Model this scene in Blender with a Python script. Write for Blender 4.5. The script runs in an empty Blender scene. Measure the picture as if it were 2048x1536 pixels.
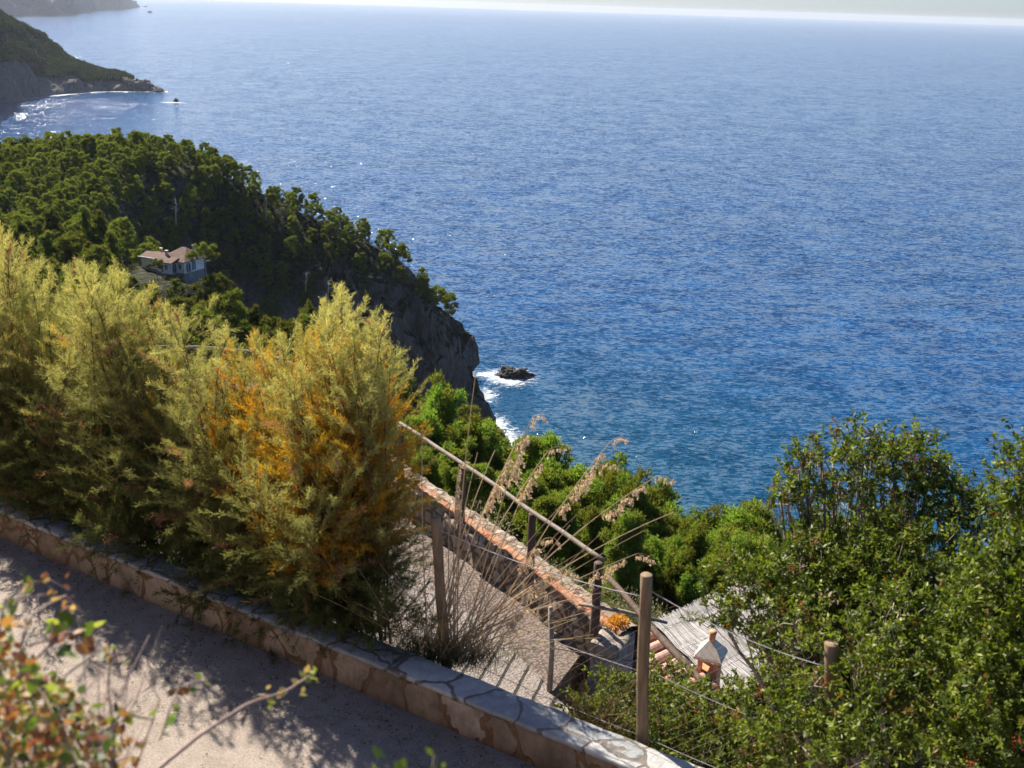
import bpy, math, random
import numpy as np
from mathutils import Vector, Matrix, noise as mn

scn = bpy.context.scene
COL = scn.collection
PI = math.pi
# ---------------------------------------------------------------- camera
F = 2200.0                      # focal length in photograph pixels (2048 wide)
PITCH = math.radians(19.0)
ROLL = math.radians(1.78)
cp, sp = math.cos(PITCH), math.sin(PITCH)
fw = np.array([0, cp, -sp]); r0 = np.array([1., 0, 0]); u0 = np.array([0, sp, cp])
rr = math.cos(ROLL)*r0 + math.sin(ROLL)*u0
uu = -math.sin(ROLL)*r0 + math.cos(ROLL)*u0
cam = bpy.data.cameras.new('camera'); camo = bpy.data.objects.new('camera', cam); COL.objects.link(camo)
cam.sensor_width = 36.0; cam.lens = 36.0*F/2048.0
cam.clip_start = 0.1; cam.clip_end = 200000.0
camo.matrix_world = Matrix(((rr[0], uu[0], -fw[0], 0), (rr[1], uu[1], -fw[1], 0), (rr[2], uu[2], -fw[2], 0), (0, 0, 0, 1)))
cam.dof.use_dof = True; cam.dof.focus_distance = 45.0; cam.dof.aperture_fstop = 4.6
scn.camera = camo
# ---------------------------------------------------------------- sky, sun, exposure
SUN_AZ = math.radians(-39.0)    # from the view axis, to the left
SUN_EL = math.radians(41.0)
w = bpy.data.worlds.new("World"); scn.world = w; w.use_nodes = True
nt = w.node_tree; nt.nodes.clear()
wo = nt.nodes.new('ShaderNodeOutputWorld'); bg = nt.nodes.new('ShaderNodeBackground'); sk = nt.nodes.new('ShaderNodeTexSky')
sk.sky_type = 'NISHITA'; sk.sun_disc = False; sk.sun_elevation = SUN_EL; sk.sun_rotation = SUN_AZ
sk.altitude = 150; sk.air_density = .8; sk.dust_density = .6; sk.ozone_density = 4.0
bg.inputs[1].default_value = 0.052
tint = nt.nodes.new('ShaderNodeMix'); tint.data_type = 'RGBA'; tint.blend_type = 'MULTIPLY'; tint.inputs[0].default_value = 1; tint.inputs[7].default_value = (.90, .955, 1.09, 1)   # white balance of the photograph
nt.links.new(sk.outputs[0], tint.inputs[6]); nt.links.new(tint.outputs[2], bg.inputs[0]); nt.links.new(bg.outputs[0], wo.inputs[0])
sl = bpy.data.lights.new('sun', 'SUN'); sl.energy = 5.0; sl.angle = math.radians(0.53); sl.color = (1.0, 0.92, 0.80)
so = bpy.data.objects.new('sun', sl); COL.objects.link(so)
sdir = Vector((math.sin(SUN_AZ)*math.cos(SUN_EL), math.cos(SUN_AZ)*math.cos(SUN_EL), math.sin(SUN_EL)))
so.rotation_euler = sdir.to_track_quat('Z', 'Y').to_euler()
scn.view_settings.view_transform = 'Standard'; scn.view_settings.look = 'None'
scn.view_settings.exposure = 1.24; scn.view_settings.gamma = 1.0
scn.cycles.use_denoising = True
try:
    scn.cycles.denoiser = 'OPENIMAGEDENOISE'; scn.cycles.denoising_input_passes = 'RGB_ALBEDO_NORMAL'
except Exception: pass
scn.cycles.max_bounces = 6; scn.cycles.diffuse_bounces = 3; scn.cycles.transparent_max_bounces = 8
scn.cycles.volume_bounces = 0; scn.cycles.sample_clamp_indirect = 4.0
scn.cycles.use_adaptive_sampling = False

# ---------------------------------------------------------------- measuring helpers
def ray(px, py):
    d = fw*F + rr*(px-1024) - uu*(py-768)
    return d/np.linalg.norm(d)
def P(px, py, dist): return ray(px, py)*dist
def PZ(px, py, z):
    d = ray(px, py); return d*(z/d[2])
def proj(p):
    p = np.asarray(p, float); z = p@fw
    return 1024+F*(p@rr)/z, 768-F*(p@uu)/z, z

S = 1.3
SEA = -120.0*S
rng = np.random.default_rng(7)
# ---------------------------------------------------------------- object helpers
def tag(o, label=None, cat=None, group=None, kind=None):
    if label: o['label'] = label
    if cat: o['category'] = cat
    if group: o['group'] = group
    if kind: o['kind'] = kind
    return o
def empty(name, loc=(0, 0, 0), rz=0):
    o = bpy.data.objects.new(name, None); COL.objects.link(o); o.location = loc; o.rotation_euler = (0, 0, rz); o.empty_display_size = .2
    return o
def mesh_np(name, V, Fa, mat=None, cols=None, smooth=False):
    V = np.asarray(V, np.float32); Fa = np.asarray(Fa, np.int32); k = Fa.shape[1]; n = len(Fa)
    me = bpy.data.meshes.new(name)
    me.vertices.add(len(V)); me.vertices.foreach_set('co', V.ravel())
    me.loops.add(n*k); me.loops.foreach_set('vertex_index', Fa.ravel())
    me.polygons.add(n); me.polygons.foreach_set('loop_start', np.arange(0, n*k, k, dtype=np.int32))
    me.polygons.foreach_set('loop_total', np.full(n, k, np.int32))
    if smooth: me.polygons.foreach_set('use_smooth', np.ones(n, bool))
    me.update(calc_edges=True)
    if cols is not None:
        a = me.color_attributes.new('Col', 'FLOAT_COLOR', 'POINT')
        c = np.ones((len(V), 4), np.float32); c[:, :3] = cols; a.data.foreach_set('color', c.ravel())
    if mat: me.materials.append(mat)
    return me
def link(name, me, parent=None):
    o = bpy.data.objects.new(name, me); COL.objects.link(o)
    if parent: o.parent = parent
    return o
class MB:
    """collects boxes, tubes and polygons and links them as one mesh"""
    def __init__(s): s.v = []; s.f = []; s.c = []
    def add(s, vs, fs, col=None):
        b = len(s.v); s.v += [tuple(map(float, p)) for p in vs]; s.f += [tuple(b+i for i in f) for f in fs]
        s.c += [col if col is not None else (1, 1, 1)]*len(vs)
    def box(s, c, size, rz=0, top=1.0, col=None):
        hx, hy, hz = [a/2 for a in size]; cs, sn = math.cos(rz), math.sin(rz); vs = []
        for z, k in ((-hz, 1), (hz, top)):
            for x, y in ((-hx, -hy), (hx, -hy), (hx, hy), (-hx, hy)):
                x *= k; y *= k; vs.append((c[0]+x*cs-y*sn, c[1]+x*sn+y*cs, c[2]+z))
        s.add(vs, [(3, 2, 1, 0), (4, 5, 6, 7), (0, 1, 5, 4), (1, 2, 6, 5), (2, 3, 7, 6), (3, 0, 4, 7)], col)
    def tube(s, pts, rad, n=6, caps=True, col=None):
        pts = [Vector(p) for p in pts]; m = len(pts)
        if not hasattr(rad, '__len__'): rad = [rad]*m
        vs = []; fs = []; up = None
        for i, p in enumerate(pts):
            t = (pts[min(i+1, m-1)]-pts[max(i-1, 0)])
            if t.length < 1e-9: t = Vector((0, 0, 1))
            t.normalize()
            if up is None: up = Vector((0, 0, 1)) if abs(t.z) < .9 else Vector((1, 0, 0))
            a = t.cross(up)
            if a.length < 1e-6: a = t.cross(Vector((1, .3, .1)))
            a.normalize(); b = a.cross(t).normalized(); up = b
            for k in range(n):
                an = 2*PI*k/n; vs.append(p+(a*math.cos(an)+b*math.sin(an))*rad[i])
        for i in range(m-1):
            for k in range(n):
                fs.append((i*n+k, i*n+(k+1) % n, (i+1)*n+(k+1) % n, (i+1)*n+k))
        if caps: fs += [tuple(range(n))[::-1], tuple((m-1)*n+k for k in range(n))]
        s.add(vs, fs, col)
    def build(s, name, mat, parent=None, smooth=False, bevel=0, cols=False):
        me = bpy.data.meshes.new(name); me.from_pydata(s.v, [], s.f); me.materials.append(mat)
        if smooth: me.polygons.foreach_set('use_smooth', [True]*len(me.polygons))
        if cols:
            a = me.color_attributes.new('Col', 'FLOAT_COLOR', 'POINT')
            c = np.ones((len(s.v), 4), np.float32); c[:, :3] = s.c; a.data.foreach_set('color', c.ravel())
        me.update()
        o = link(name, me, parent)
        if bevel:
            b = o.modifiers.new('b', 'BEVEL'); b.width = bevel; b.segments = 2; b.limit_method = 'ANGLE'
        return o

# ---------------------------------------------------------------- materials
def newmat(name):
    m = bpy.data.materials.new(name); m.use_nodes = True; n = m.node_tree; n.nodes.clear()
    out = n.nodes.new('ShaderNodeOutputMaterial'); b = n.nodes.new('ShaderNodeBsdfPrincipled'); n.links.new(b.outputs[0], out.inputs[0])
    return m, n, b, out
def nd(n, t, **k):
    x = n.nodes.new(t)
    for a, v in k.items():
        if a.startswith('i_'):
            x.inputs[a[2:].replace('_', ' ')].default_value = v
        elif a.startswith('s'+'_'): x.inputs[int(a[2:])].default_value = v
        else: setattr(x, a, v)
    return x
def ramp(n, src, stops, interp='LINEAR'):
    r = n.nodes.new('ShaderNodeValToRGB'); r.color_ramp.interpolation = interp
    e = r.color_ramp.elements
    while len(e) < len(stops): e.new(0.5)
    for el, (p, c) in zip(e, stops):
        el.position = p; el.color = (c, c, c, 1) if not hasattr(c, '__len__') else (*c, 1)
    n.links.new(src, r.inputs[0]); return r
def math_(n, op, a, b=None, c=None):
    m = n.nodes.new('ShaderNodeMath'); m.operation = op
    for i, v in enumerate((a, b, c)):
        if v is None: continue
        if isinstance(v, (int, float)): m.inputs[i].default_value = v
        else: n.links.new(v, m.inputs[i])
    return m.outputs[0]
def mixc(n, fac, a, b, mode='MIX'):
    m = n.nodes.new('ShaderNodeMix'); m.data_type = 'RGBA'; m.blend_type = mode
    for i, v in ((0, fac), (6, a), (7, b)):
        if isinstance(v, (int, float)): m.inputs[i].default_value = v
        elif isinstance(v, tuple): m.inputs[i].default_value = (*v, 1)
        else: n.links.new(v, m.inputs[i])
    return m.outputs[2]
def noisetex(n, scale, detail=4, rough=.55, vec=None, dist=0):
    t = n.nodes.new('ShaderNodeTexNoise'); t.inputs['Scale'].default_value = scale; t.inputs['Detail'].default_value = detail
    t.inputs['Roughness'].default_value = rough; t.inputs['Distortion'].default_value = dist
    if vec is not None: n.links.new(vec, t.inputs['Vector'])
    return t
def coords(n, kind='Object', scale=(1, 1, 1), rot=(0, 0, 0)):
    tc = n.nodes.new('ShaderNodeTexCoord'); mp = n.nodes.new('ShaderNodeMapping')
    mp.inputs['Scale'].default_value = scale; mp.inputs['Rotation'].default_value = rot
    n.links.new(tc.outputs[kind], mp.inputs[0]); return mp.outputs[0]
def bump(n, b, h, strength=.5, dist=.02):
    x = n.nodes.new('ShaderNodeBump'); x.inputs['Strength'].default_value = strength; x.inputs['Distance'].default_value = dist
    n.links.new(h, x.inputs['Height']); n.links.new(x.outputs[0], b.inputs['Normal']); return x

def simple(name, c1, c2, scale=8, rough=.8, bs=.4, bd=.01, detail=6, sc3=(1, 1, 1), spec=.3):
    m, n, b, o = newmat(name); v = coords(n, scale=sc3)
    t = noisetex(n, scale, detail, .6, v); r = ramp(n, t.outputs[0], [(.3, c1), (.7, c2)])
    n.links.new(r.outputs[0], b.inputs['Base Color']); b.inputs['Roughness'].default_value = rough
    b.inputs['Specular IOR Level'].default_value = spec
    t2 = noisetex(n, scale*6, 4, .6, v); bump(n, b, t2.outputs[0], bs, bd); return m

def leafmat(name, transl=.35, rough=.5, spec=.3, vary=.25, tcol=(1.25, 1.3, .5), col=None):
    m, n, b, out = newmat(name)
    a = n.nodes.new('ShaderNodeVertexColor'); a.layer_name = 'Col'
    oi = n.nodes.new('ShaderNodeObjectInfo')
    k = math_(n, 'MULTIPLY_ADD', oi.outputs['Random'], vary*2, 1-vary)
    hs = n.nodes.new('ShaderNodeHueSaturation'); n.links.new(a.outputs[0], hs.inputs['Color']); n.links.new(k, hs.inputs['Value'])
    h2 = math_(n, 'MULTIPLY_ADD', oi.outputs['Random'], .022*(vary > 0), .5-.016*(vary > 0)); n.links.new(h2, hs.inputs['Hue'])
    n.links.new(hs.outputs[0], b.inputs['Base Color']); b.inputs['Roughness'].default_value = rough
    b.inputs['Specular IOR Level'].default_value = spec
    tr = n.nodes.new('ShaderNodeBsdfTranslucent'); tc = mixc(n, 1.0, hs.outputs[0], tcol, 'MULTIPLY'); n.links.new(tc, tr.inputs[0])
    mx = n.nodes.new('ShaderNodeMixShader'); mx.inputs[0].default_value = transl
    n.links.new(b.outputs[0], mx.inputs[1]); n.links.new(tr.outputs[0], mx.inputs[2]); n.links.new(mx.outputs[0], out.inputs[0])
    return m

M = {}
M['needles'] = leafmat('pine_needles', .38, .6, .15, .38)
M['near_needles'] = leafmat('near_pine_needles', .5, .6, .15, .25)
M['farneedles'] = leafmat('far_foliage', .3, .7, .1, 0)
M['tamarisk'] = leafmat('tamarisk_foliage', .42, .6, .12, 0, (1.25, 1.2, .6))
M['gloss_leaf'] = leafmat('mastic_leaf', .32, .52, .32, 0, (1.3, 1.5, .4))
M['bramble_leaf'] = leafmat('bramble_leaf', .35, .45, .4, 0, (1.3, 1.3, .5))
M['dry'] = leafmat('dry_grass', .3, .6, .25, 0, (1.1, 1.0, .8))
M['bark'] = simple('pine_bark', (.13, .09, .07), (.28, .22, .18), 3, .9, .6, .05, sc3=(1, 1, .3))
M['palebark'] = simple('pale_bark', (.3, .27, .23), (.5, .46, .4), 3, .9, .4, .03)
M['stem'] = simple('shrub_stem', (.16, .11, .08), (.42, .36, .29), 14, .8, .5, .004)
M['tamstem'] = simple('tamarisk_stem', (.07, .03, .018), (.16, .07, .035), 14, .8, .5, .004)
M['post'] = simple('weathered_post', (.15, .10, .06), (.34, .25, .155), 9, .85, .6, .006, sc3=(3, 3, .5))
M['rail'] = simple('grey_rail_wood', (.16, .13, .10), (.32, .27, .22), 7, .8, .6, .006)
M['darkpost'] = simple('dark_post_wood', (.06, .04, .03), (.15, .1, .07), 7, .85, .6, .006, sc3=(3, 3, .5))
M['wire'] = simple('galvanised_wire', (.3, .3, .3), (.45, .44, .42), 5, .45, 0, .001); 
M['rustwire'] = simple('rusty_wire', (.10, .07, .055), (.2, .13, .10), 5, .7, 0, .001)
# ================================================================ SEA
def fbm(p, sc, octv=4):
    return mn.fractal(Vector((p[0]*sc, p[1]*sc, p[2]*sc)), 0.9, 2.1, octv)
ROCKP = PZ(1027, 752, SEA)
def sea_material():
    m, n, b, out = newmat('sea_water')
    geo = nd(n, 'ShaderNodeNewGeometry')
    def sc(rot, sx, sy):
        mp = nd(n, 'ShaderNodeMapping', vector_type='POINT'); mp.inputs['Rotation'].default_value = (0, 0, rot); mp.inputs['Scale'].default_value = (sx, sy, 1)
        n.links.new(geo.outputs['Position'], mp.inputs[0]); return mp.outputs[0]
    big = noisetex(n, 1, 3, .6, sc(.5, .030, .055)).outputs[0]          # swell groups
    patch = math_(n, 'ADD', math_(n, 'MULTIPLY', noisetex(n, 1, 4, .6, sc(.3, .0022, .0045), 1.0).outputs[0], .5), math_(n, 'MULTIPLY', noisetex(n, 1, 4, .65, sc(.1, .0005, .0035), .8).outputs[0], .5))    # wind patches
    # slopes, layer by layer (colour channels of noise as two slope components)
    acc = None
    for rot, sx, sy, det, amp in ((.35, .030, .022, 3, .22), (.42, .10, .20, 3, .42), (.12, .34, .74, 3, .92), (-.3, 1.1, 2.2, 3, .42)):
        t = noisetex(n, 1, det, .62, sc(rot, sx, sy), .6)
        v = nd(n, 'ShaderNodeVectorMath', operation='SUBTRACT'); n.links.new(t.outputs[1], v.inputs[0]); v.inputs[1].default_value = (.5, .5, .5)
        s_ = nd(n, 'ShaderNodeVectorMath', operation='SCALE'); n.links.new(v.outputs[0], s_.inputs[0]); s_.inputs['Scale'].default_value = amp*2
        if acc is None: acc = s_.outputs[0]
        else:
            a = nd(n, 'ShaderNodeVectorMath', operation='ADD'); n.links.new(acc, a.inputs[0]); n.links.new(s_.outputs[0], a.inputs[1]); acc = a.outputs[0]
    wind = math_(n, 'MULTIPLY_ADD', patch, 2.6, -.3)
    sw = nd(n, 'ShaderNodeVectorMath', operation='SCALE'); n.links.new(acc, sw.inputs[0]); n.links.new(wind, sw.inputs['Scale'])
    fl = nd(n, 'ShaderNodeVectorMath', operation='MULTIPLY'); n.links.new(sw.outputs[0], fl.inputs[0]); fl.inputs[1].default_value = (1, 1, 0)
    ad = nd(n, 'ShaderNodeVectorMath', operation='ADD'); n.links.new(fl.outputs[0], ad.inputs[0]); ad.inputs[1].default_value = (0, 0, 1)
    no = nd(n, 'ShaderNodeVectorMath', operation='NORMALIZE'); n.links.new(ad.outputs[0], no.inputs[0])
    n.links.new(no.outputs[0], b.inputs['Normal'])
    # water body colour: deep blue, slightly greener over the shallows by the coast
    def dist_to(p, sx=1, sy=1):
        v = nd(n, 'ShaderNodeVectorMath', operation='SUBTRACT'); n.links.new(geo.outputs['Position'], v.inputs[0]); v.inputs[1].default_value = tuple(p)
        w_ = nd(n, 'ShaderNodeVectorMath', operation='MULTIPLY'); n.links.new(v.outputs[0], w_.inputs[0]); w_.inputs[1].default_value = (sx, sy, 0)
        l = nd(n, 'ShaderNodeVectorMath', operation='LENGTH'); n.links.new(w_.outputs[0], l.inputs[0]); return l.outputs['Value']
    deep = mixc(n, ramp(n, big, [(.35, 0.0), (.65, 1.0)]).outputs[0], (.0003, .032, .110), (.0006, .056, .170))
    dsh = math_(n, 'SMOOTH_MIN', math_(n, 'DIVIDE', dist_to((-10, 330, SEA)), 260.0), 1.0, .3)
    body = mixc(n, ramp(n, dsh, [(.15, 0.0), (1, 1.0)]).outputs[0], (.003, .045, .085), deep)
    # foam: broken water round rocks and at the cliff foot, and scattered whitecaps
    f1 = noisetex(n, 1, 6, .7, sc(.2, .28, .42), 1.4).outputs[0]
    f2 = noisetex(n, 1, 5, .7, sc(.2, 1.1, 1.6), .8).outputs[0]
    fn = math_(n, 'ADD', math_(n, 'MULTIPLY', f1, .6), math_(n, 'MULTIPLY', f2, .4))
    foam = None
    def addf(x):
        nonlocal foam
        foam = x if foam is None else math_(n, 'MAXIMUM', foam, x)
    for p, sx, sy, rad, k in ((ROCKP+np.array([-1.5, -1.5, 0]), 1, .85, 15, 1.0), (ROCKP+np.array([-11, 1, 0]), .8, 1.6, 11, .8), (PZ(1000, 885, SEA), 1, .55, 13, .95), (PZ(985, 850, SEA), 1, .6, 9, .9),
                              (PZ(985, 905, SEA), 1, .6, 14, 1.0), (PZ(345, 205, SEA), .34, 1.0, 9, 1.0), (PZ(975, 790, SEA), 1, .5, 7, .6)):
        d = math_(n, 'DIVIDE', dist_to(p, sx, sy), float(rad))
        e = math_(n, 'MULTIPLY', math_(n, 'SUBTRACT', 1.0, d), k)
        addf(math_(n, 'ADD', e, math_(n, 'MULTIPLY', math_(n, 'SUBTRACT', fn, .5), 3.2)))
    fo = ramp(n, foam, [(.22, 0.0), (.75, .95)]).outputs[0]
    caps = noisetex(n, 1, 5, .72, sc(.35, .10, .25), 1.0).outputs[0]
    cp2 = ramp(n, math_(n, 'ADD', caps, math_(n, 'MULTIPLY', math_(n, 'SUBTRACT', f2, .5), .3)), [(.80, 0.0), (.86, .7)]).outputs[0]
    # the surf line along the headland across the bay
    surf = None
    fo = math_(n, 'MAXIMUM', fo, cp2)
    n.links.new(mixc(n, fo, body, (.72, .76, .79)), b.inputs['Base Color'])
    n.links.new(math_(n, 'MULTIPLY_ADD', fo, .5, .13), b.inputs['Roughness'])
    b.inputs['IOR'].default_value = 1.45
    return m
R_ = 42000.0
m = MB(); m.add([(-R_, -2000, SEA), (R_, -2000, SEA), (R_, R_, SEA), (-R_, R_, SEA)], [(0, 1, 2, 3)])
tag(m.build('sea', sea_material()), kind='structure')

# ================================================================ TERRAIN
COAST = np.array([(600, 190), (260, 200), (80, 235), (15, 275), (-30, 300), (-58, 330), (-62, 350), (-50, 366), (-30, 374), (-6.5, 385), (-8, 398), (-28, 425), (-60, 468),
                  (-120, 520), (-220, 545), (-340, 530), (-520, 480), (-520, -60), (600, -60)], float)
def seg_dist(X, Y, A, B):
    dx, dy = B[0]-A[0], B[1]-A[1]; t = np.clip(((X-A[0])*dx+(Y-A[1])*dy)/(dx*dx+dy*dy), 0, 1)
    return np.hypot(X-(A[0]+t*dx), Y-(A[1]+t*dy))
def coast_sd(X, Y):
    d = np.full(X.shape, 1e9); ins = np.zeros(X.shape, bool); n_ = len(COAST)
    for i in range(n_):
        A, B = COAST[i], COAST[(i+1) % n_]; d = np.minimum(d, seg_dist(X, Y, A, B))
        c = ((A[1] > Y) != (B[1] > Y)) & (X < (B[0]-A[0])*(Y-A[1])/((B[1]-A[1])+1e-12)+A[0]); ins ^= c
    return np.where(ins, d, -d)
WL = [(-40, 28), (-14, 21.8), (-7, 20.9), (-5, 20.6), (-3.4, 18.9), (-1.65, 16.45), (1.2, 12.15), (3.2, 9.2), (14, -8)]   # outer line of the low wall beside the lower road
def road_s(X, Y):
    d = np.full(np.shape(X), 1e9)
    for a, b_ in zip(WL[:-1], WL[1:]):
        d = np.minimum(d, seg_dist(X, Y, a, b_))
    # beyond the wall is up/right of the line: test against nearest by polygon
    poly = WL+[(60, -60), (-60, -60)]; ins = np.zeros(np.shape(X), bool)
    for i in range(len(poly)):
        A, B = poly[i], poly[(i+1) % len(poly)]
        c = ((A[1] > Y) != (B[1] > Y)) & (X < (B[0]-A[0])*(Y-A[1])/((B[1]-A[1])+1e-12)+A[0]); ins ^= c
    return np.where(ins, -d, d)
ctl = []
for px, py, d, lift in [(-250, 330, 340, 7), (-150, 310, 335, 8), (0, 283, 335, 8), (100, 270, 338, 8), (200, 262, 340, 8), (290, 268, 338, 8), (380, 284, 335, 8), (480, 325, 330, 8), (560, 362, 326, 8), (640, 402, 322, 8), (740, 452, 318, 7), (800, 500, 312, 6),
                        (835, 545, 310, 6), (865, 600, 308, 4), (915, 655, 304, 2),
                        (100, 350, 290, 8), (100, 450, 235, 8), (-100, 400, 260, 8), (300, 400, 275, 8), (300, 470, 240, 8), (20, 560, 195, 7), (470, 420, 300, 8), (450, 500, 262, 8),
                        (332, 556, 206, 0), (290, 548, 208, 0), (385, 556, 210, 0), (560, 520, 295, 6), (640, 560, 300, 5), (560, 600, 270, 5), (700, 620, 297, 4), (760, 560, 305, 4),
                        (120, 620, 150, 7), (300, 650, 150, 7), (450, 665, 148, 7), (560, 700, 145, 7), (640, 745, 140, 7), (-100, 620, 150, 7),
                        ]:
    p = P(px, py, d*S); ctl.append((p[0], p[1], p[2]-lift))
ctl += [(-40, 290, -122), (-50, 262, -108), (-48, 235, -90), (-62, 300, -120), (-20, 230, -98), (-105, 300, -78), (20, 180, -98), (-20, 140, -74), (60, 150, -98), (-40, 320, -140), (10, 250, -125),
        (120, 120, -70), (200, 140, -100), (-60, 110, -48), (-120, 100, -40), (0, 90, -53), (40, 80, -60), (90, 60, -62), (-200, 80, -20), (-300, 200, -20), (-400, 300, -40),
        (-60, 440, -110), (-120, 490, -110), (-220, 505, -110), (-330, 490, -110), (-20, 405, -120), (-90, 455, -105), (-30, 60, -34), (-80, 60, -30), (150, 20, -60), (-300, 0, 0), (300, 60, -100)]
ctl = np.array(ctl); C2 = ctl[:, :2]/100; nC = len(ctl)
def phi(r2): return np.where(r2 > 1e-12, r2*np.log(r2+1e-12)*.5, 0)
A_ = np.zeros((nC+3, nC+3)); A_[:nC, :nC] = phi(((C2[:, None]-C2[None])**2).sum(-1))+np.eye(nC)*.0015
A_[:nC, nC] = 1; A_[:nC, nC+1:] = C2; A_[nC, :nC] = 1; A_[nC+1:, :nC] = C2.T
Wt = np.linalg.solve(A_, np.concatenate([ctl[:, 2], [0, 0, 0]]))
def smooth(a, b_, x):
    t = np.clip((x-a)/(b_-a), 0, 1); return t*t*(3-2*t)
VILLA = np.array(ctl[23])
def height(X, Y):
    X = np.asarray(X, float); Y = np.asarray(Y, float); sh = X.shape; x = X.ravel()/100; y = Y.ravel()/100
    z = np.full(x.shape, Wt[nC])+Wt[nC+1]*x+Wt[nC+2]*y
    for i in range(nC): z += Wt[i]*phi((x-C2[i, 0])**2+(y-C2[i, 1])**2)
    z = z.reshape(sh)
    s = road_s(X, Y)
    near = np.where(s > 0, -8.9-(.5+.15*smooth(-4, 6, X))*s-.0016*s*s, -8.35)
    near = np.where((X > 1.7) & (Y < 22) & (s > .4), np.minimum(near, -12.2-.4*np.maximum(0, s-6)), near)
    k = smooth(40, 75, s); k = np.where(s < 0, 0, k)
    z = near*(1-k)+z*k
    vd = np.hypot(X-VILLA[0]+3, Y-VILLA[1]-4); kv = 1-smooth(12, 22, vd); z = z*(1-kv)+(VILLA[2]+.2)*kv
    sd = coast_sd(X, Y); g = np.exp(-(((X+20)/45)**2+((Y-382)/30)**2)); sl_ = 1.35+3.4*g
    cap = SEA-2+np.where(sd > 0, sd*sl_, sd*.8)
    return np.maximum(np.minimum(z, cap), SEA-14)
def grid_mesh(x0, x1, y0, y1, st, hole=None):
    xs = np.arange(x0, x1+.01, st); ys = np.arange(y0, y1+.01, st); X, Y = np.meshgrid(xs, ys); Z = height(X, Y)
    nx, ny = len(xs), len(ys); idx = np.arange(nx*ny).reshape(ny, nx)
    fs = np.stack([idx[:-1, :-1], idx[:-1, 1:], idx[1:, 1:], idx[1:, :-1]], -1)
    cx = (X[:-1, :-1]+X[1:, 1:])/2; cy = (Y[:-1, :-1]+Y[1:, 1:])/2
    keep = np.ones(cx.shape, bool)
    if hole: keep = ~((cx > hole[0]) & (cx < hole[1]) & (cy > hole[2]) & (cy < hole[3]))
    return np.stack([X, Y, Z], -1).reshape(-1, 3), fs[keep]
def rock_material():
    m, n, b, out = newmat('coastal_ground')
    geo = nd(n, 'ShaderNodeNewGeometry'); sep = nd(n, 'ShaderNodeSeparateXYZ'); n.links.new(geo.outputs['True Normal'], sep.inputs[0])
    pos = geo.outputs['Position']
    mp = nd(n, 'ShaderNodeMapping'); mp.inputs['Scale'].default_value = (1, 1, .35); n.links.new(pos, mp.inputs[0])
    t1 = noisetex(n, .12, 8, .68, mp.outputs[0], .8); t2 = noisetex(n, .9, 6, .65, mp.outputs[0])
    rc = ramp(n, t1.outputs[0], [(.3, (.05, .043, .036)), (.48, (.22, .20, .175)), (.62, (.32, .23, .16)), (.78, (.42, .40, .37))]).outputs[0]
    rc = mixc(n, .55, rc, ramp(n, t2.outputs[0], [(.35, (.05, .045, .04)), (.7, (.30, .28, .26))]).outputs[0])
    so_ = noisetex(n, .5, 6, .6, pos); sc_ = ramp(n, so_.outputs[0], [(.35, (.02, .024, .010)), (.6, (.045, .05, .02)), (.78, (.10, .08, .05))]).outputs[0]
    st = math_(n, 'ADD', sep.outputs[2], math_(n, 'MULTIPLY', math_(n, 'SUBTRACT', t1.outputs[0], .5), .5))
    k = ramp(n, st, [(.52, 0.0), (.68, 1.0)]).outputs[0]
    z = nd(n, 'ShaderNodeSeparateXYZ'); n.links.new(pos, z.inputs[0])
    wet = ramp(n, math_(n, 'DIVIDE', math_(n, 'SUBTRACT', z.outputs[2], SEA), 9.0), [(.12, .35), (.5, 1.0)]).outputs[0]
    c = mixc(n, k, rc, sc_); c = mixc(n, 1.0, c, wet, 'MULTIPLY')
    n.links.new(c, b.inputs['Base Color']); b.inputs['Roughness'].default_value = .9; b.inputs['Specular IOR Level'].default_value = .2
    vo = nd(n, 'ShaderNodeTexVoronoi'); vo.feature = 'DISTANCE_TO_EDGE'; vo.inputs['Scale'].default_value = .22; n.links.new(mp.outputs[0], vo.inputs['Vector'])
    h = math_(n, 'ADD', math_(n, 'MULTIPLY', t1.outputs[0], 2.0), math_(n, 'MULTIPLY', t2.outputs[0], .6)); h = math_(n, 'ADD', h, math_(n, 'MINIMUM', vo.outputs[0], .25))
    bump(n, b, h, 1.0, 2.2); return m
M['coast'] = rock_material()
HOLE = (-74, 12, 340, 440)
V1, F1 = grid_mesh(-520, 420, -60, 600, 3.0, (HOLE[0]+2, HOLE[1]-2, HOLE[2]+2, HOLE[3]-2))
V2, F2 = grid_mesh(HOLE[0], HOLE[1], HOLE[2], HOLE[3], .6)
# craggy cliff: push the steep vertices sideways by 3D noise
zz = V2[:, 2]; gx = np.gradient(zz.reshape(-1, int(round((HOLE[1]-HOLE[0])/.6))+1) if False else zz)
nx2 = len(np.arange(HOLE[0], HOLE[1]+.01, .6)); Z2 = zz.reshape(-1, nx2); gy_, gx_ = np.gradient(Z2, .6); st2 = np.clip((np.hypot(gx_, gy_)-.5)/1.2, 0, 1).ravel()
edge = np.minimum.reduce([V2[:, 0]-HOLE[0], HOLE[1]-V2[:, 0], V2[:, 1]-HOLE[2], HOLE[3]-V2[:, 1]]); st2 *= np.clip(edge/6, 0, 1)
for i in np.nonzero(st2 > 0.02)[0]:
    p = V2[i]; k = st2[i]
    a = fbm((p[0], p[1], p[2]*.55), .09, 6); b_ = fbm((p[0]+50, p[1]-20, p[2]*.5), .10, 6); c_ = fbm((p[0], p[1]+90, p[2]), .16, 5)
    r_ = 1-abs(mn.noise(Vector((p[0]*.16, p[1]*.16, p[2]*.05))))*2
    V2[i] += np.array([(a*5.5+r_*1.8), (b_*5.5-r_*2.6), c_*3.0])*k
Vt = np.concatenate([V1, V2]); Ft = np.concatenate([F1, F2+len(V1)])
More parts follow.
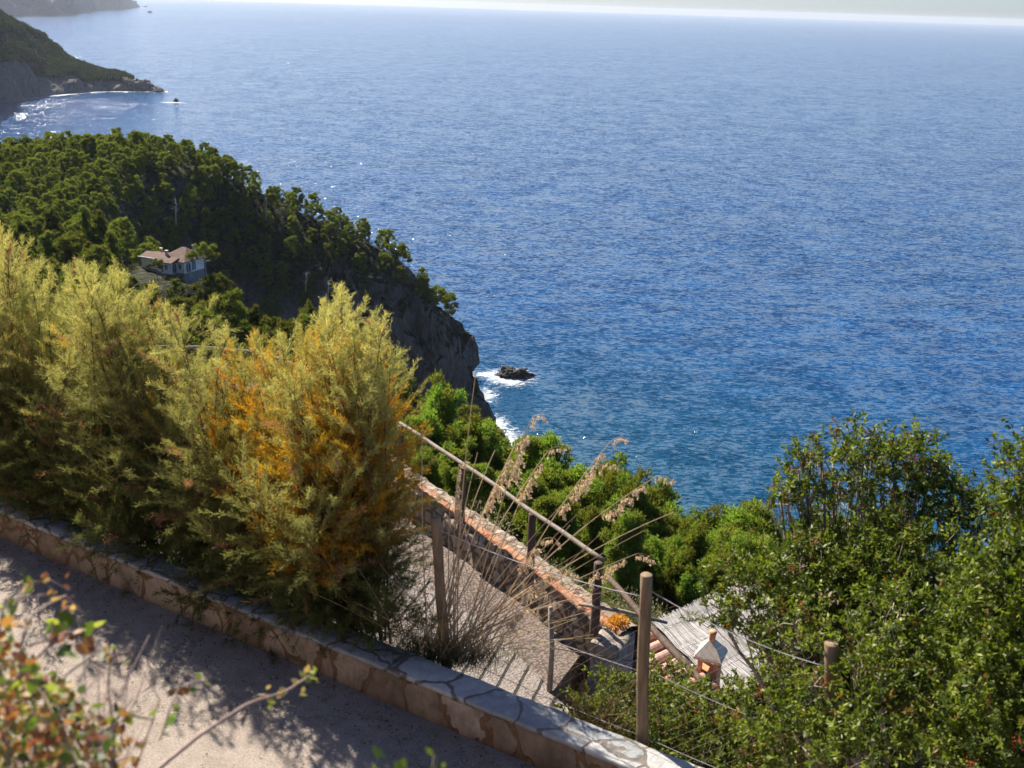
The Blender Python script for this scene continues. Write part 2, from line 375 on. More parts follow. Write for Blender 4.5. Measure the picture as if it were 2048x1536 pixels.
# light roughness for the rest
me = mesh_np('hillside', Vt, Ft, M['coast'], smooth=False); tag(link('hillside', me), kind='structure')

# ---- headland across the bay and the far one
def headland(name, prof, dbase, dridge, back, mat, crag, nu, nv, bulge=.5):
    """prof: (px, y_top, y_base); built as a real ridge with depth"""
    prof = np.array(prof, float); us = np.linspace(prof[0, 0], prof[-1, 0], nu)
    yt = np.interp(us, prof[:, 0], prof[:, 1]); yb = np.interp(us, prof[:, 0], prof[:, 2]); V = []
    for i, u_ in enumerate(us):
        B = PZ(u_, yb[i], SEA-1.0); hd = B[:2]/np.hypot(*B[:2]); dB = np.hypot(*B[:2])
        sc_ = min(1.0, max(.12, (yb[i]-yt[i])/120)); T = ray(u_, yt[i]); dT = dB+(dridge-dbase)*sc_
        zt = dT*T[2]/np.hypot(T[0], T[1]); zt = max(zt, SEA+1.5)
        for j in range(nv):
            t = j/(nv-1)
            if t <= .6:
                q = t/.6; dd = dB+(dT-dB)*q; e = crag(u_, q); z = SEA-2+(zt-SEA+2)*e
            else:
                q = (t-.6)/.4; dd = dT+(back*sc_)*q; z = zt-(zt-SEA+3)*q**1.3
            V.append((hd[0]*dd, hd[1]*dd, z))
    V = np.array(V); idx = np.arange(nu*nv).reshape(nu, nv)
    Fq = np.stack([idx[:-1, :-1], idx[1:, :-1], idx[1:, 1:], idx[:-1, 1:]], -1).reshape(-1, 4)
    return V, Fq
hp1 = [(-90, -60, 262), (-40, -30, 235), (0, 12, 206), (30, 30, 203), (60, 46, 199), (100, 80, 193), (130, 105, 190), (160, 122, 187), (190, 134, 185), (215, 143, 184), (240, 147, 184), (262, 160, 184), (276, 167, 184), (288, 158, 184), (300, 160, 184), (314, 168, 184), (328, 177, 184.5), (333, 184, 185)]
def crag1(u_, q):   # bare cliff band, then wooded slope
    c = .30+.08*math.sin(u_*.05)
    return c*(q/.16) if q < .16 else c+(1-c)*((q-.16)/.84)**.95
Vh, Fh = headland('headland', hp1, 1450, 1680, 260, None, crag1, 330, 70)
for i in range(len(Vh)):
    p = Vh[i]; k = 1.0 if p[2] > SEA+1 else .5
    a = fbm((p[0], p[1], p[2]*1.5), .02, 6); b_ = fbm((p[0]+400, p[1], p[2]), .022, 6); r_ = abs(fbm((p[0], p[1]*.3, p[2]*.3), .045, 5))
    hh = min(1, max(0, (p[2]-SEA)/25)+.45)
    Vh[i] = p+np.array([a*10, b_*12-r_*9, (a*3+b_*4)*(1 if p[2] > SEA+6 else .25)])*hh
mh, n, b, out = newmat('headland_rock')
geo = nd(n, 'ShaderNodeNewGeometry'); mp = nd(n, 'ShaderNodeMapping'); mp.inputs['Scale'].default_value = (1, 1, .5); n.links.new(geo.outputs['Position'], mp.inputs[0])
t1 = noisetex(n, .05, 9, .7, mp.outputs[0], .5); t2 = noisetex(n, .25, 6, .7, mp.outputs[0])
c = mixc(n, .5, ramp(n, t1.outputs[0], [(.3, (.06, .055, .05)), (.55, (.20, .18, .165)), (.75, (.32, .28, .25))]).outputs[0], ramp(n, t2.outputs[0], [(.35, (.06, .055, .05)), (.7, (.34, .32, .29))]).outputs[0])
n.links.new(c, b.inputs['Base Color']); b.inputs['Roughness'].default_value = .95; b.inputs['Specular IOR Level'].default_value = .1
bump(n, b, math_(n, 'ADD', t1.outputs[0], math_(n, 'MULTIPLY', t2.outputs[0], .4)), 1, 6)
M['headrock'] = mh
tag(link('headland', mesh_np('headland', Vh, Fh, mh)), kind='structure')
hp2 = [(-80, -40, 40), (0, -25, 34), (60, -24, 33), (75, -23, 33), (145, -20, 31.5), (148, -20, 26), (182, -18, 25), (184, -18, 21), (240, -10, 20), (262, -3, 17.5), (271, 3, 15), (276, 9, 14.5), (281, 12.5, 14), (284, 13.5, 14)]
def crag2(u_, q): return min(1, q*1.0)**.85
Vf, Ff = headland('far', hp2, 6000, 6500, 500, None, crag2, 260, 40)
for i in range(len(Vf)):
    p = Vf[i]; a = fbm(p, .006, 7); r_ = abs(fbm((p[0], p[1]*.3, p[2]*.4), .012, 5)); hh = min(1, max(0, (p[2]-SEA)/60)+.1)
    Vf[i] = p+np.array([a*50, -r_*120, a*18])*hh
tag(link('far_headland', mesh_np('far_headland', Vf, Ff, mh)), kind='structure')
def rock(name, c, size, seed, mat, label, flat=.6, rz=0, zoff=0):
    r = np.random.default_rng(seed); n_ = 40; V = []; Fq = []
    for i in range(n_+1):
        th = PI*i/n_
        for j in range(n_*2):
            ph = 2*PI*j/(n_*2); d = Vector((math.sin(th)*math.cos(ph), math.sin(th)*math.sin(ph), math.cos(th)))
            e = 1+.55*mn.fractal(d*1.6+Vector((seed*3.1, 0, 0)), .8, 2.2, 6)
            q = Vector((d.x*size[0], d.y*size[1], d.z*size[2]))*e; cs, sn = math.cos(rz), math.sin(rz)
            V.append((c[0]+q.x*cs-q.y*sn, c[1]+q.x*sn+q.y*cs, c[2]+q.z+zoff))
    m2 = n_*2
    Fq = [(i*m2+j, (i+1)*m2+j, (i+1)*m2+(j+1) % m2, i*m2+(j+1) % m2) for i in range(n_) for j in range(m2)]
    o = link(name, mesh_np(name, V, Fq, mat)); tag(o, label, 'rock'); return o
M['darkrock'] = simple('wet_black_rock', (.012, .010, .009), (.05, .04, .035), .8, .65, 1, .5)
rock('sea_rock', ROCKP, (7.2, 4.2, 3.3), 3, M['darkrock'], 'low black rock ringed by white surf just off the cliff', rz=-.1, zoff=.6)
pr = PZ(352, 203, SEA); rock('sea_rock', pr, (3.2, 4, 3.6), 5, M['darkrock'], 'tiny dark rock breaking the water off the tip of the wooded headland', zoff=1)
for q, (px, py, sx, sy, sz) in enumerate([(262, 181, 24, 16, 17), (282, 181, 20, 14, 15), (300, 182, 15, 12, 9), (318, 183.5, 9, 8, 5)]):
    rock('tip_rock', PZ(px, py, SEA), (sx, sy, sz), 21+q, M['headrock'], ['craggy knob at the root of the headland tip', 'craggy grey hump in the middle of the headland tip', 'low rock beyond the hump on the headland tip', 'last small rock at the very end of the headland tip'][q], zoff=0)
for q, (px, py, sx, sz, lb) in enumerate([(291, 12.6, 26, 8, 'flat grey islet at the foot of the hazy far headland'), (300, 24, 20, 11, 'small jagged grey islet standing out from the hazy far headland')]):
    rock('islet', PZ(px, py+1, SEA), (sx, sx, sz), 11+q, M['headrock'], lb, zoff=1)
# surf line at the foot of the near headland
mm = MB(); pts = []
for i, (u_, yb) in enumerate([(p[0], p[2]) for p in hp1]): pts.append((u_, yb))
us = np.linspace(-20, 336, 240); vs = []; fs = []
for i, u_ in enumerate(us):
    yb = np.interp(u_, [p[0] for p in pts], [p[1] for p in pts]); B = PZ(u_, yb, SEA); k = abs(fbm((u_*.09, 3, 0), 1, 4))*1.6+.25; hd = B/np.linalg.norm(B)
    w_ = max(.3, (24*k-8))*(1 if u_ > 120 else .5); vs += [tuple(B[:2]-hd[:2]*w_)+(SEA+.12,), tuple(B[:2]+hd[:2]*30)+(SEA+.12,)]
    if i: fs.append((2*i-2, 2*i, 2*i+1, 2*i-1))
mf, n, b, out = newmat('surf_foam'); geo = nd(n, 'ShaderNodeNewGeometry'); t = noisetex(n, .10, 7, .75, geo.outputs['Position'], 1.2)
n.links.new(ramp(n, t.outputs[0], [(.42, (.01, .03, .08)), (.62, (.6, .64, .68))]).outputs[0], b.inputs['Base Color']); b.inputs['Roughness'].default_value = .5
mm.add(vs, fs); tag(mm.build('surf', mf), kind='structure')
# ================================================================ NEAR GROUND AND WALLS
dW = np.array([.854, -.520, 0]); nW = np.array([-.520, -.854, 0])      # along the near wall (to the right), and out toward the camera
W0 = np.array([-1.11, 6.79, 0])                                          # a point on its front top edge
def wl(t, off=0, z=0): p = W0+dW*t-nW*off; return (p[0], p[1], z)       # off > 0 is behind the front edge
angW = math.atan2(dW[1], dW[0])
def stone_material(name, stones, mortar, scale, edge=.05, rough=.8, bs=.8, warp=.12, stain=None, rot=0, sc3=(1, 1, 1), spec=.3, bd=.02):
    m, n, b, out = newmat(name); v = coords(n, rot=(0, 0, rot), scale=sc3)
    wn = noisetex(n, 3, 3, .6, v); vv = nd(n, 'ShaderNodeVectorMath', operation='MULTIPLY_ADD')
    n.links.new(wn.outputs[1], vv.inputs[0]); vv.inputs[1].default_value = (warp,)*3; n.links.new(v, vv.inputs[2])
    vd = nd(n, 'ShaderNodeTexVoronoi'); vd.feature = 'DISTANCE_TO_EDGE'; vd.inputs['Scale'].default_value = scale; n.links.new(vv.outputs[0], vd.inputs['Vector'])
    vc = nd(n, 'ShaderNodeTexVoronoi'); vc.inputs['Scale'].default_value = scale; n.links.new(vv.outputs[0], vc.inputs['Vector'])
    fine = noisetex(n, 14, 8, .68, v); mid = noisetex(n, 4, 5, .6, v)
    sc_ = ramp(n, nd_sep(n, vc.outputs['Color']), [(0, stones[0]), (.5, stones[1]), (1, stones[2])]).outputs[0]
    sc_ = mixc(n, .55, sc_, ramp(n, fine.outputs[0], [(.3, (.35, .33, .3)), (.7, (1.2, 1.15, 1.1))]).outputs[0], 'MULTIPLY')
    if stain: sc_ = mixc(n, ramp(n, mid.outputs[0], [(.5, 0.0), (.68, .8)]).outputs[0], sc_, stain)
    ed = math_(n, 'ADD', vd.outputs[0], math_(n, 'MULTIPLY', math_(n, 'SUBTRACT', fine.outputs[0], .5), edge*.9))
    k = ramp(n, ed, [(edge*.6, 0.0), (edge*1.15, 1.0)]).outputs[0]
    mc = mixc(n, .5, mortar, ramp(n, fine.outputs[0], [(.3, tuple(c*.55 for c in mortar)), (.75, tuple(min(1, c*1.5) for c in mortar))]).outputs[0])
    n.links.new(mixc(n, k, mc, sc_), b.inputs['Base Color']); b.inputs['Roughness'].default_value = rough; b.inputs['Specular IOR Level'].default_value = spec
    h = math_(n, 'ADD', math_(n, 'MULTIPLY', k, .7), math_(n, 'MULTIPLY', fine.outputs[0], .6)); bump(n, b, h, bs, bd); return m
def nd_sep(n, s):
    x = nd(n, 'ShaderNodeSeparateColor'); n.links.new(s, x.inputs[0]); return x.outputs[0]
M['cap'] = stone_material('grey_flagstone', [(.30, .32, .34), (.40, .41, .42), (.50, .50, .49)], (.15, .125, .10), 2.9, .035, .6, .5, .2, rot=0, spec=.5)
M['face'] = stone_material('ochre_cladding', [(.32, .23, .15), (.43, .33, .23), (.55, .44, .33)], (.22, .125, .06), 2.7, .045, .85, .9, .4, stain=(.13, .09, .06), sc3=(1, 1, .62))
M['rubble'] = stone_material('rubble_stone', [(.26, .20, .15), (.36, .29, .22), (.44, .37, .30)], (.12, .085, .06), 4.6, .10, .9, 1, .1, bd=.05)
M['coping'] = stone_material('beige_coping', [(.30, .24, .18), (.38, .31, .24), (.46, .38, .30)], (.24, .17, .12), 6.5, .08, .9, 1, .2, bd=.04)
M['terracotta_mortar'] = stone_material('orange_mortar_top', [(.38, .24, .15), (.42, .22, .13), (.38, .28, .20)], (.34, .14, .07), 6, .10, .9, .9, .3)
def asphalt(name, c1, c2, spot, rough=.9):
    m, n, b, out = newmat(name); v = coords(n)
    a = noisetex(n, .9, 6, .65, v); f = noisetex(n, 70, 3, .7, v); g = noisetex(n, 260, 2, .7, v); mm_ = noisetex(n, 9, 5, .7, v)
    c = ramp(n, a.outputs[0], [(.3, c1), (.7, c2)]).outputs[0]
    c = mixc(n, .6, c, ramp(n, f.outputs[0], [(.35, (.45, .43, .42)), (.65, (1.3, 1.28, 1.25))]).outputs[0], 'MULTIPLY')
    c = mixc(n, .35, c, ramp(n, mm_.outputs[0], [(.35, (.5, .48, .46)), (.65, (1.2, 1.2, 1.2))]).outputs[0], 'MULTIPLY')
    vo = nd(n, 'ShaderNodeTexVoronoi'); vo.feature = 'DISTANCE_TO_EDGE'; vo.inputs['Scale'].default_value = .55; wv = noisetex(n, 2.5, 5, .7, v)
    vv = nd(n, 'ShaderNodeVectorMath', operation='MULTIPLY_ADD'); n.links.new(wv.outputs[1], vv.inputs[0]); vv.inputs[1].default_value = (.9, .9, 0); n.links.new(v, vv.inputs[2]); n.links.new(vv.outputs[0], vo.inputs['Vector'])
    c = mixc(n, ramp(n, vo.outputs[0], [(.002, .6), (.007, 0.0)]).outputs[0], c, (.06, .05, .05))
    n.links.new(c, b.inputs['Base Color']); b.inputs['Roughness'].default_value = rough; b.inputs['Specular IOR Level'].default_value = .2
    bump(n, b, math_(n, 'ADD', f.outputs[0], math_(n, 'MULTIPLY', g.outputs[0], .5)), .9, .006); return m
M['road'] = asphalt('worn_asphalt', (.28, .235, .20), (.40, .345, .295), .1)
# upper road: a thin slab between the near bank and the wall
m = MB(); A = wl(-14, .1, -4.7); B = wl(7, .1, -4.7); C_ = wl(7, -3.9, -4.7); D = wl(-14, -3.9, -4.7)
nx = 60
vs = []; fs = []
m.add([D, C_, B, A], [(0, 1, 2, 3)]); tag(m.build('upper_road', M['road']), kind='structure')
# bank below the camera
m = MB(); vs = []; prof = [(-3.85, -4.72), (-4.3, -4.2), (-4.8, -3.1), (-5.3, -2.1), (-5.9, -1.75), (-9, -1.6)]
nn = 60; Vb = []
for i in range(nn+1):
    t = -14+21*i/nn
    for j, (o_, z_) in enumerate(prof):
        q = fbm((t*.8, o_, 1), 1, 4)*.12; Vb.append(wl(t+q, o_+q, z_+q*(0 < j < 5)))
Fb = [(i*6+j, (i+1)*6+j, (i+1)*6+j+1, i*6+j+1) for i in range(nn) for j in range(5)]
M['soil'] = simple('dry_soil', (.14, .10, .07), (.28, .21, .15), 3, .95, .8, .03)
tag(link('bank', mesh_np('bank', Vb, Fb, M['soil'])), kind='structure')
# low stone wall beside the upper road: clad face + flagstone cap
wall = empty('roadside_wall', wl(0, .14, -4.7)); tag(wall, 'long low wall clad in ochre stone with a grey flagstone top, along the upper road', 'wall')
def strip(name, mat, t0, t1, n_, cs, parent, seed, amp=.006, noise_sc=3.0):
    """cs: cross section points (off, z); swept along the wall with small bumps"""
    V = []; k = len(cs)
    for i in range(n_+1):
        t = t0+(t1-t0)*i/n_
        for j, (o_, z_) in enumerate(cs):
            a = mn.noise(Vector((t*noise_sc, j*.9+seed, seed)))*amp; c = mn.noise(Vector((t*noise_sc, j*.9+seed+9, seed)))*amp
            p = wl(t, o_+a, z_+c); V.append((p[0]-wall.location.x*(parent is wall), p[1]-wall.location.y*(parent is wall), p[2]-wall.location.z*(parent is wall)))
    Fq = [(i*k+j, (i+1)*k+j, (i+1)*k+(j+1) % k, i*k+(j+1) % k) for i in range(n_) for j in range(k)]
    return link(name, mesh_np(name, V, Fq, mat, smooth=False), parent)
strip('face', M['face'], -11, 4.2, 900, [(0.012, -4.75), (.012, -4.6), (.010, -4.5), (.006, -4.435), (.235, -4.435), (.235, -4.75)], wall, 1, .012, 6)
strip('cap', M['cap'], -11, 4.2, 900, [(-.004, -4.434), (-.006, -4.41), (.004, -4.398), (.09, -4.394), (.17, -4.394), (.243, -4.398), (.250, -4.41), (.248, -4.434)], wall, 2, .009, 7)
# planting bed behind the wall, held by a hidden retaining face down to the lower road
V = []; cs = [(.24, -4.52), (.34, -4.54), (.40, -4.60), (.44, -4.78), (.48, -8.4), (.24, -8.4)]
for i in range(121):
    t = -12+17*i/120
    for j, (o_, z_) in enumerate(cs):
        a = fbm((t, j*.7, 2), 1.3, 4)*.04*(0 < j < 5); V.append(wl(t, o_+a, z_+a))
Fq = [(i*6+j, (i+1)*6+j, (i+1)*6+(j+1) % 6, i*6+(j+1) % 6) for i in range(120) for j in range(6)]
tag(link('planting_bed', mesh_np('planting_bed', V, Fq, M['soil'])), kind='structure')

# ---- lower road
def poly_sheet(name, pts, z, mat, kind='structure'):
    m = MB(); m.add([(p[0], p[1], z) for p in pts], [tuple(range(len(pts)))]); return tag(m.build(name, mat), kind=kind)
m_, n, b, out = newmat('grooved_concrete'); v = coords(n, rot=(0, 0, -math.radians(-49)))
g0 = noisetex(n, 2.2, 6, .65, v); f0 = noisetex(n, 38, 4, .75, v); vg = nd(n, 'ShaderNodeTexVoronoi'); vg.inputs['Scale'].default_value = 26; n.links.new(v, vg.inputs['Vector'])
c = ramp(n, g0.outputs[0], [(.3, (.15, .12, .10)), (.7, (.22, .175, .15))]).outputs[0]
c = mixc(n, .8, c, ramp(n, vg.outputs['Distance'], [(.2, (1.35, 1.3, 1.25)), (.7, (.45, .42, .4))]).outputs[0], 'MULTIPLY')
br = nd(n, 'ShaderNodeTexBrick'); br.offset = .5; br.inputs['Scale'].default_value = 1.0; br.inputs['Mortar Size'].default_value = .022; br.inputs['Brick Width'].default_value = 9; br.inputs['Row Height'].default_value = .25
br.inputs['Mortar Smooth'].default_value = .2
vr = coords(n, rot=(0, 0, math.radians(-73))); wn = noisetex(n, 5, 3, .6, vr); vv = nd(n, 'ShaderNodeVectorMath', operation='MULTIPLY_ADD'); n.links.new(wn.outputs[1], vv.inputs[0]); vv.inputs[1].default_value = (.03, .03, 0); n.links.new(vr, vv.inputs[2]); n.links.new(vv.outputs[0], br.inputs['Vector'])
# grooved / block-laid near the road's inner edge, plain exposed aggregate along the middle
geo = nd(n, 'ShaderNodeNewGeometry'); dt = nd(n, 'ShaderNodeVectorMath', operation='DOT_PRODUCT'); n.links.new(geo.outputs['Position'], dt.inputs[0]); dt.inputs[1].default_value = (.835, .55, 0)
edge = math_(n, 'ADD', dt.outputs['Value'], math_(n, 'MULTIPLY', g0.outputs[0], .35)); 
km = ramp(n, math_(n, 'DIVIDE', math_(n, 'SUBTRACT', edge, 5.0), 4.0), [(.525, 1.0), (.535, 0.0)]).outputs[0]
line = math_(n, 'MULTIPLY', br.outputs['Fac'], km)
c = mixc(n, km, c, mixc(n, .5, c, (.34, .30, .27)))
c = mixc(n, line, c, (.035, .028, .024))
n.links.new(c, b.inputs['Base Color']); b.inputs['Roughness'].default_value = .8; b.inputs['Specular IOR Level'].default_value = .25
bump(n, b, math_(n, 'SUBTRACT', math_(n, 'ADD', f0.outputs[0], math_(n, 'MULTIPLY', vg.outputs['Distance'], -1.2)), math_(n, 'MULTIPLY', line, 3)), .9, .012)
M['lower'] = m_
edge_pts = [(.59, 11.60), (.97, 12.42), (1.35, 12.25)]
poly_sheet('lower_road', [(-30, 14), (-9, 12), wl(1.0, .5)[:2], wl(3.4, .5)[:2], (.95, 10.95), (.70, 11.45), (.62, 11.62), (1.00, 12.44), (1.25, 12.3), (-1.65, 16.65), (-3.4, 19.1), (-5, 20.8), (-7, 21.1), (-14, 22), (-30, 26)], -8.0, M['lower'])
# edge of the slab and the sunken landing; its dark colour includes the pillar's shadow
m = MB(); M['darkconc'] = simple('dark_landing', (.05, .045, .045), (.11, .10, .095), 5, .9, .5, .02)
ep = [(.95, 10.95), (.70, 11.45), (.62, 11.62), (1.00, 12.44), (1.25, 12.3)]
for a, b_ in zip(ep[:-1], ep[1:]): m.add([(a[0], a[1], -8.0), (b_[0], b_[1], -8.0), (b_[0], b_[1], -9.0), (a[0], a[1], -9.0)], [(0, 1, 2, 3)])
m.add([(.3, 10.5, -8.7), (3.2, 10.5, -8.7), (1.9, 13.0, -8.7), (.6, 13.0, -8.7)], [(0, 1, 2, 3)])
tag(m.build('sunken_landing', M['darkconc']), kind='structure')

# ---- rubble parapet with orange mortar top along the lower road
par = empty('rubble_parapet', (0, 14, -8)); tag(par, 'knee high rubble wall with an orange mortar top, edging the lower road', 'wall')
line_ = [(-20, 24.0), (-14, 21.9), (-7, 20.95), (-5, 20.62), (-3.4, 18.92), (-1.72, 16.5), (-.93, 15.4), (-.12, 14.3), (.60, 13.2), (1.13, 12.45), (1.42, 12.0)]
def resample(pts, n_):
    pts = np.array(pts, float); d = np.r_[0, np.cumsum(np.hypot(*np.diff(pts, axis=0).T))]; t = np.linspace(0, d[-1], n_)
    return np.stack([np.interp(t, d, pts[:, k]) for k in range(pts.shape[1])], 1)
def sweep(name, mat, pts, cs, parent, amp, sc_, seed, off0=(0, 0, 0)):
    V = []; k = len(cs); n_ = len(pts)
    for i, p in enumerate(pts):
        t = pts[min(i+1, n_-1)]-pts[max(i-1, 0)]; t = t/np.hypot(*t); nr = np.array([-t[1], t[0]])
        for j, (o_, z_) in enumerate(cs):
            q = Vector((p[0]*sc_, p[1]*sc_, z_*sc_+seed)); a = (abs(mn.noise(q*2.2))*-1.6+mn.noise(q*5)*.6)*amp; c2 = mn.noise(q*3+Vector((5, 5, 5)))*amp*.8
            V.append((p[0]+nr[0]*(o_+a)-off0[0], p[1]+nr[1]*(o_+a)-off0[1], z_+c2-off0[2]))
    Fq = [(i*k+j, i*k+(j+1) % k, (i+1)*k+(j+1) % k, (i+1)*k+j) for i in range(n_-1) for j in range(k)]
    return link(name, mesh_np(name, V, Fq, mat), parent)
ln = resample(line_, 620)
sweep('wall_face', M['rubble'], ln, [(-.02, -8.3), (-.03, -8.0), (-.02, -7.85), (-.02, -7.7), (-.02, -7.55), (.02, -7.44), (.34, -7.44), (.36, -7.7), (.38, -8.9)], par, .05, 2.4, 1, (0, 14, -8))
sweep('mortar_edge', M['terracotta_mortar'], ln, [(.015, -7.52), (.02, -7.42), (.07, -7.385), (.14, -7.38), (.17, -7.46)], par, .03, 2.6, 4, (0, 14, -8))
sweep('coping', M['coping'], ln, [(.13, -7.50), (.14, -7.375), (.22, -7.355), (.31, -7.375), (.36, -7.44), (.37, -7.60)], par, .05, 2.9, 6, (0, 14, -8))
pil = MB(); 
# end pillar of the parapet
Vp = []; 
def blob_box(name, c, size, rz, mat, parent, amp=.05, n_=12, seed=1, off=(0, 0, 0)):
    V = []; Fq = []
    def face(o, u, v_):
        b0 = len(V)
        for i in range(n_+1):
            for j in range(n_+1):
                p = Vector(o)+Vector(u)*(i/n_)+Vector(v_)*(j/n_); q = p*2.4+Vector((seed, 0, 0)); rad = p.normalized() if p.length else p
                # round the edges
                pp = Vector([math.copysign(abs(a)**1.0, a) for a in p]); e = mn.noise(q*1.3)*amp*1.5+mn.noise(q*4)*amp*.5
                pp += rad*e; l = max(abs(pp.x)/size[0]*2, 0)**6+max(abs(pp.y)/size[1]*2, 0)**6+max(abs(pp.z)/size[2]*2, 0)**6
                if l > 1: pp = pp*(l**(-1/6)*.35+.65)
                x = pp.x*math.cos(rz)-pp.y*math.sin(rz); y = pp.x*math.sin(rz)+pp.y*math.cos(rz); V.append((c[0]+x-off[0], c[1]+y-off[1], c[2]+pp.z-off[2]))
        for i in range(n_):
            for j in range(n_): a = b0+i*(n_+1)+j; Fq.append((a, a+n_+1, a+n_+2, a+1))
    x, y, z = [a/2 for a in size]
    face((-x, -y, -z), (2*x, 0, 0), (0, 0, 2*z)); face((x, y, -z), (-2*x, 0, 0), (0, 0, 2*z)); face((x, -y, -z), (0, 2*y, 0), (0, 0, 2*z)); face((-x, y, -z), (0, -2*y, 0), (0, 0, 2*z))
    face((-x, -y, z), (2*x, 0, 0), (0, 2*y, 0)); face((-x, y, -z), (2*x, 0, 0), (0, -2*y, 0))
    return link(name, mesh_np(name, V, Fq, mat), parent)
M['palestone'] = stone_material('pale_pillar_stone', [(.28, .24, .20), (.34, .30, .26), (.40, .36, .32)], (.24, .20, .17), 4, .03, .9, 1, .2, bd=.04)
blob_box('end_pillar', (1.36, 12.0, -8.05), (.40, .50, 1.25), math.radians(-30), M['palestone'], par, .035, 16, 3, (0, 14, -8))
# ---- rail on dark posts
def postmesh(h, r, seed, taper=.92, n_=10, seg=8):
    rg = np.random.default_rng(seed); m = MB(); pts = []; rad = []
    for i in range(seg+1):
        t = i/seg; pts.append((mn.noise(Vector((seed, t*2, 0)))*r*.35, mn.noise(Vector((seed, 5, t*2)))*r*.35, h*t)); rad.append(r*(1-(1-taper)*t)*(1+mn.noise(Vector((seed*2, t*5, 3)))*.08))
    rad.append(rad[-1]*.86); pts.append((pts[-1][0], pts[-1][1], h+r*.12)); m.tube(pts, rad, n_); return m
RAILZ = -6.4
rail_px = [(300, 693), (400, 695), (500, 702), (560, 717), (620, 742), (690, 776), (760, 820), (860, 885), (960, 950), (1060, 1020), (1140, 1075), (1208, 1121)]
railing = empty('wooden_handrail', tuple(PZ(1060, 1020, -7.4))); ro = railing.location
tag(railing, 'weathered grey pole handrail on dark posts along the parapet of the lower road', 'railing')
def rl(p): return (p[0]-ro.x, p[1]-ro.y, p[2]-ro.z)
rp = [PZ(a, b_, RAILZ) for a, b_ in rail_px]; rp = [PZ(120, 700, RAILZ)]+rp
rp = resample(np.array(rp), 60); m = MB(); m.tube([rl(p+np.array([0, 0, mn.noise(Vector((i*.3, 0, 0)))*.02])) for i, p in enumerate(rp)], [.030+.004*mn.noise(Vector((i*.4, 3, 0))) for i in range(len(rp))], 8)
m.build('rail', M['rail'], railing, smooth=True)
low = [PZ(1212, 1150, RAILZ-.16), PZ(1245, 1185, RAILZ-.08), PZ(1320, 1275, RAILZ-.04), PZ(1425, 1385, RAILZ-.02), PZ(1520, 1488, RAILZ)]
m = MB(); m.tube([rl(p) for p in resample(np.array(low), 16)], .036, 8); m.build('rail', M['darkpost'], railing, smooth=True)  # rail continues in shade; that shade is put in as darker wood
for k, (px, yb, yt, r_) in enumerate([(410, 780, 700, .055), (560, 800, 722, .055), (680, 868, 775, .055), (801, 950, 852, .06), (924, 1052, 930, .06), (1065, 1148, 1028, .06), (1197, 1266, 1126, .062), (1478, 1560, 1440, .06)]):
    T = PZ(px, yt, RAILZ-.02 if k < 7 else RAILZ); h = 1.08
    pm = postmesh(h, r_, 20+k); pm.v = [(a+T[0]-ro.x, b_+T[1]-ro.y, c-h+T[2]-ro.z) for a, b_, c in pm.v]; pm.build('post', M['darkpost'], railing, smooth=True)
# thin horizontal branch rail beyond the last post
m = MB(); q0 = PZ(1158, 1208, -7.0); q1 = PZ(1335, 1246, -7.1); m.tube([rl(q0), rl((q0+q1)/2+np.array([0, 0, .03])), rl(q1)], [.022, .026, .018], 6); m.build('low_rail', M['rail'], railing, smooth=True)

# ================================================================ HOUSE ROOFS BELOW THE ROAD
# tiled roof: barrel tile rows climbing to the upper right
M['tile'] = None
m_, n, b, out = newmat('terracotta_tile'); v = coords(n); a = nd(n, 'ShaderNodeVertexColor'); a.layer_name = 'Col'; t = noisetex(n, 9, 6, .7, v); t2 = noisetex(n, 40, 4, .6, v)
c = mixc(n, .6, a.outputs[0], ramp(n, t.outputs[0], [(.3, (.45, .42, .4)), (.7, (1.35, 1.3, 1.25))]).outputs[0], 'MULTIPLY')
n.links.new(c, b.inputs['Base Color']); b.inputs['Roughness'].default_value = .85; bump(n, b, t2.outputs[0], .4, .006); M['tile'] = m_
def tile_roof(name, O, U, Vv, nu, nv, rad, parent, seed=0, under=None):
    """O corner, U along the courses (down-slope), V across rows. barrel cover tiles + channels."""
    O, U, Vv = np.array(O, float), np.array(U, float), np.array(Vv, float); N = np.cross(U, Vv); N /= np.linalg.norm(N); N *= np.sign(N[2])
    u = U/np.linalg.norm(U); vv = Vv/np.linalg.norm(Vv); LU = np.linalg.norm(U); LV = np.linalg.norm(Vv); step = LU/nu; pitch = LV/nv; m = MB(); rg = random.Random(seed); ns = 7
    for j in range(nv):
        for i in range(nu):
            for cover in (1, 0):
                col = rg.choice([(.44, .22, .15), (.50, .27, .19), (.38, .17, .11), (.55, .36, .28), (.48, .30, .23)]) if cover else rg.choice([(.36, .15, .09), (.30, .12, .08), (.42, .18, .11)])
                k = rg.uniform(.85, 1.12); col = tuple(c_*k for c_ in col); o0 = O+vv*((j+(.5 if cover else 0))*pitch+rg.uniform(-.008, .008))+u*i*step; vs = []
                L = step*1.12; r1 = rad*(.92 if cover else .95); r2 = rad*1.06
                for q, (du, r_) in enumerate(((0, r1), (L, r2))):
                    for s in range(ns+1):
                        an = PI*s/ns; sx = math.cos(an)*r_; sz = math.sin(an)*r_*(.85 if cover else -.55)
                        vs.append(o0+u*du+vv*sx+N*(sz+(rad*.25 if cover else rad*.62)+(.022 if q == 0 else .0)-(.0)+ (q*.02)))
                fs = [(s, s+1, ns+2+s, ns+1+s) for s in range(ns)]
                m.add(vs, fs, col)
                # thickness lip at the lower end
                lip = [p for p in vs[ns+1:]]; inner = [O*0+np.array(p)-N*.018*(1 if cover else -1) for p in lip]
                m.add(lip+inner, [(s, s+1, ns+2+s, ns+1+s) for s in range(ns)], tuple(c_*.8 for c_ in col))
    o = m.build(name, M['tile'], parent, cols=True); return o
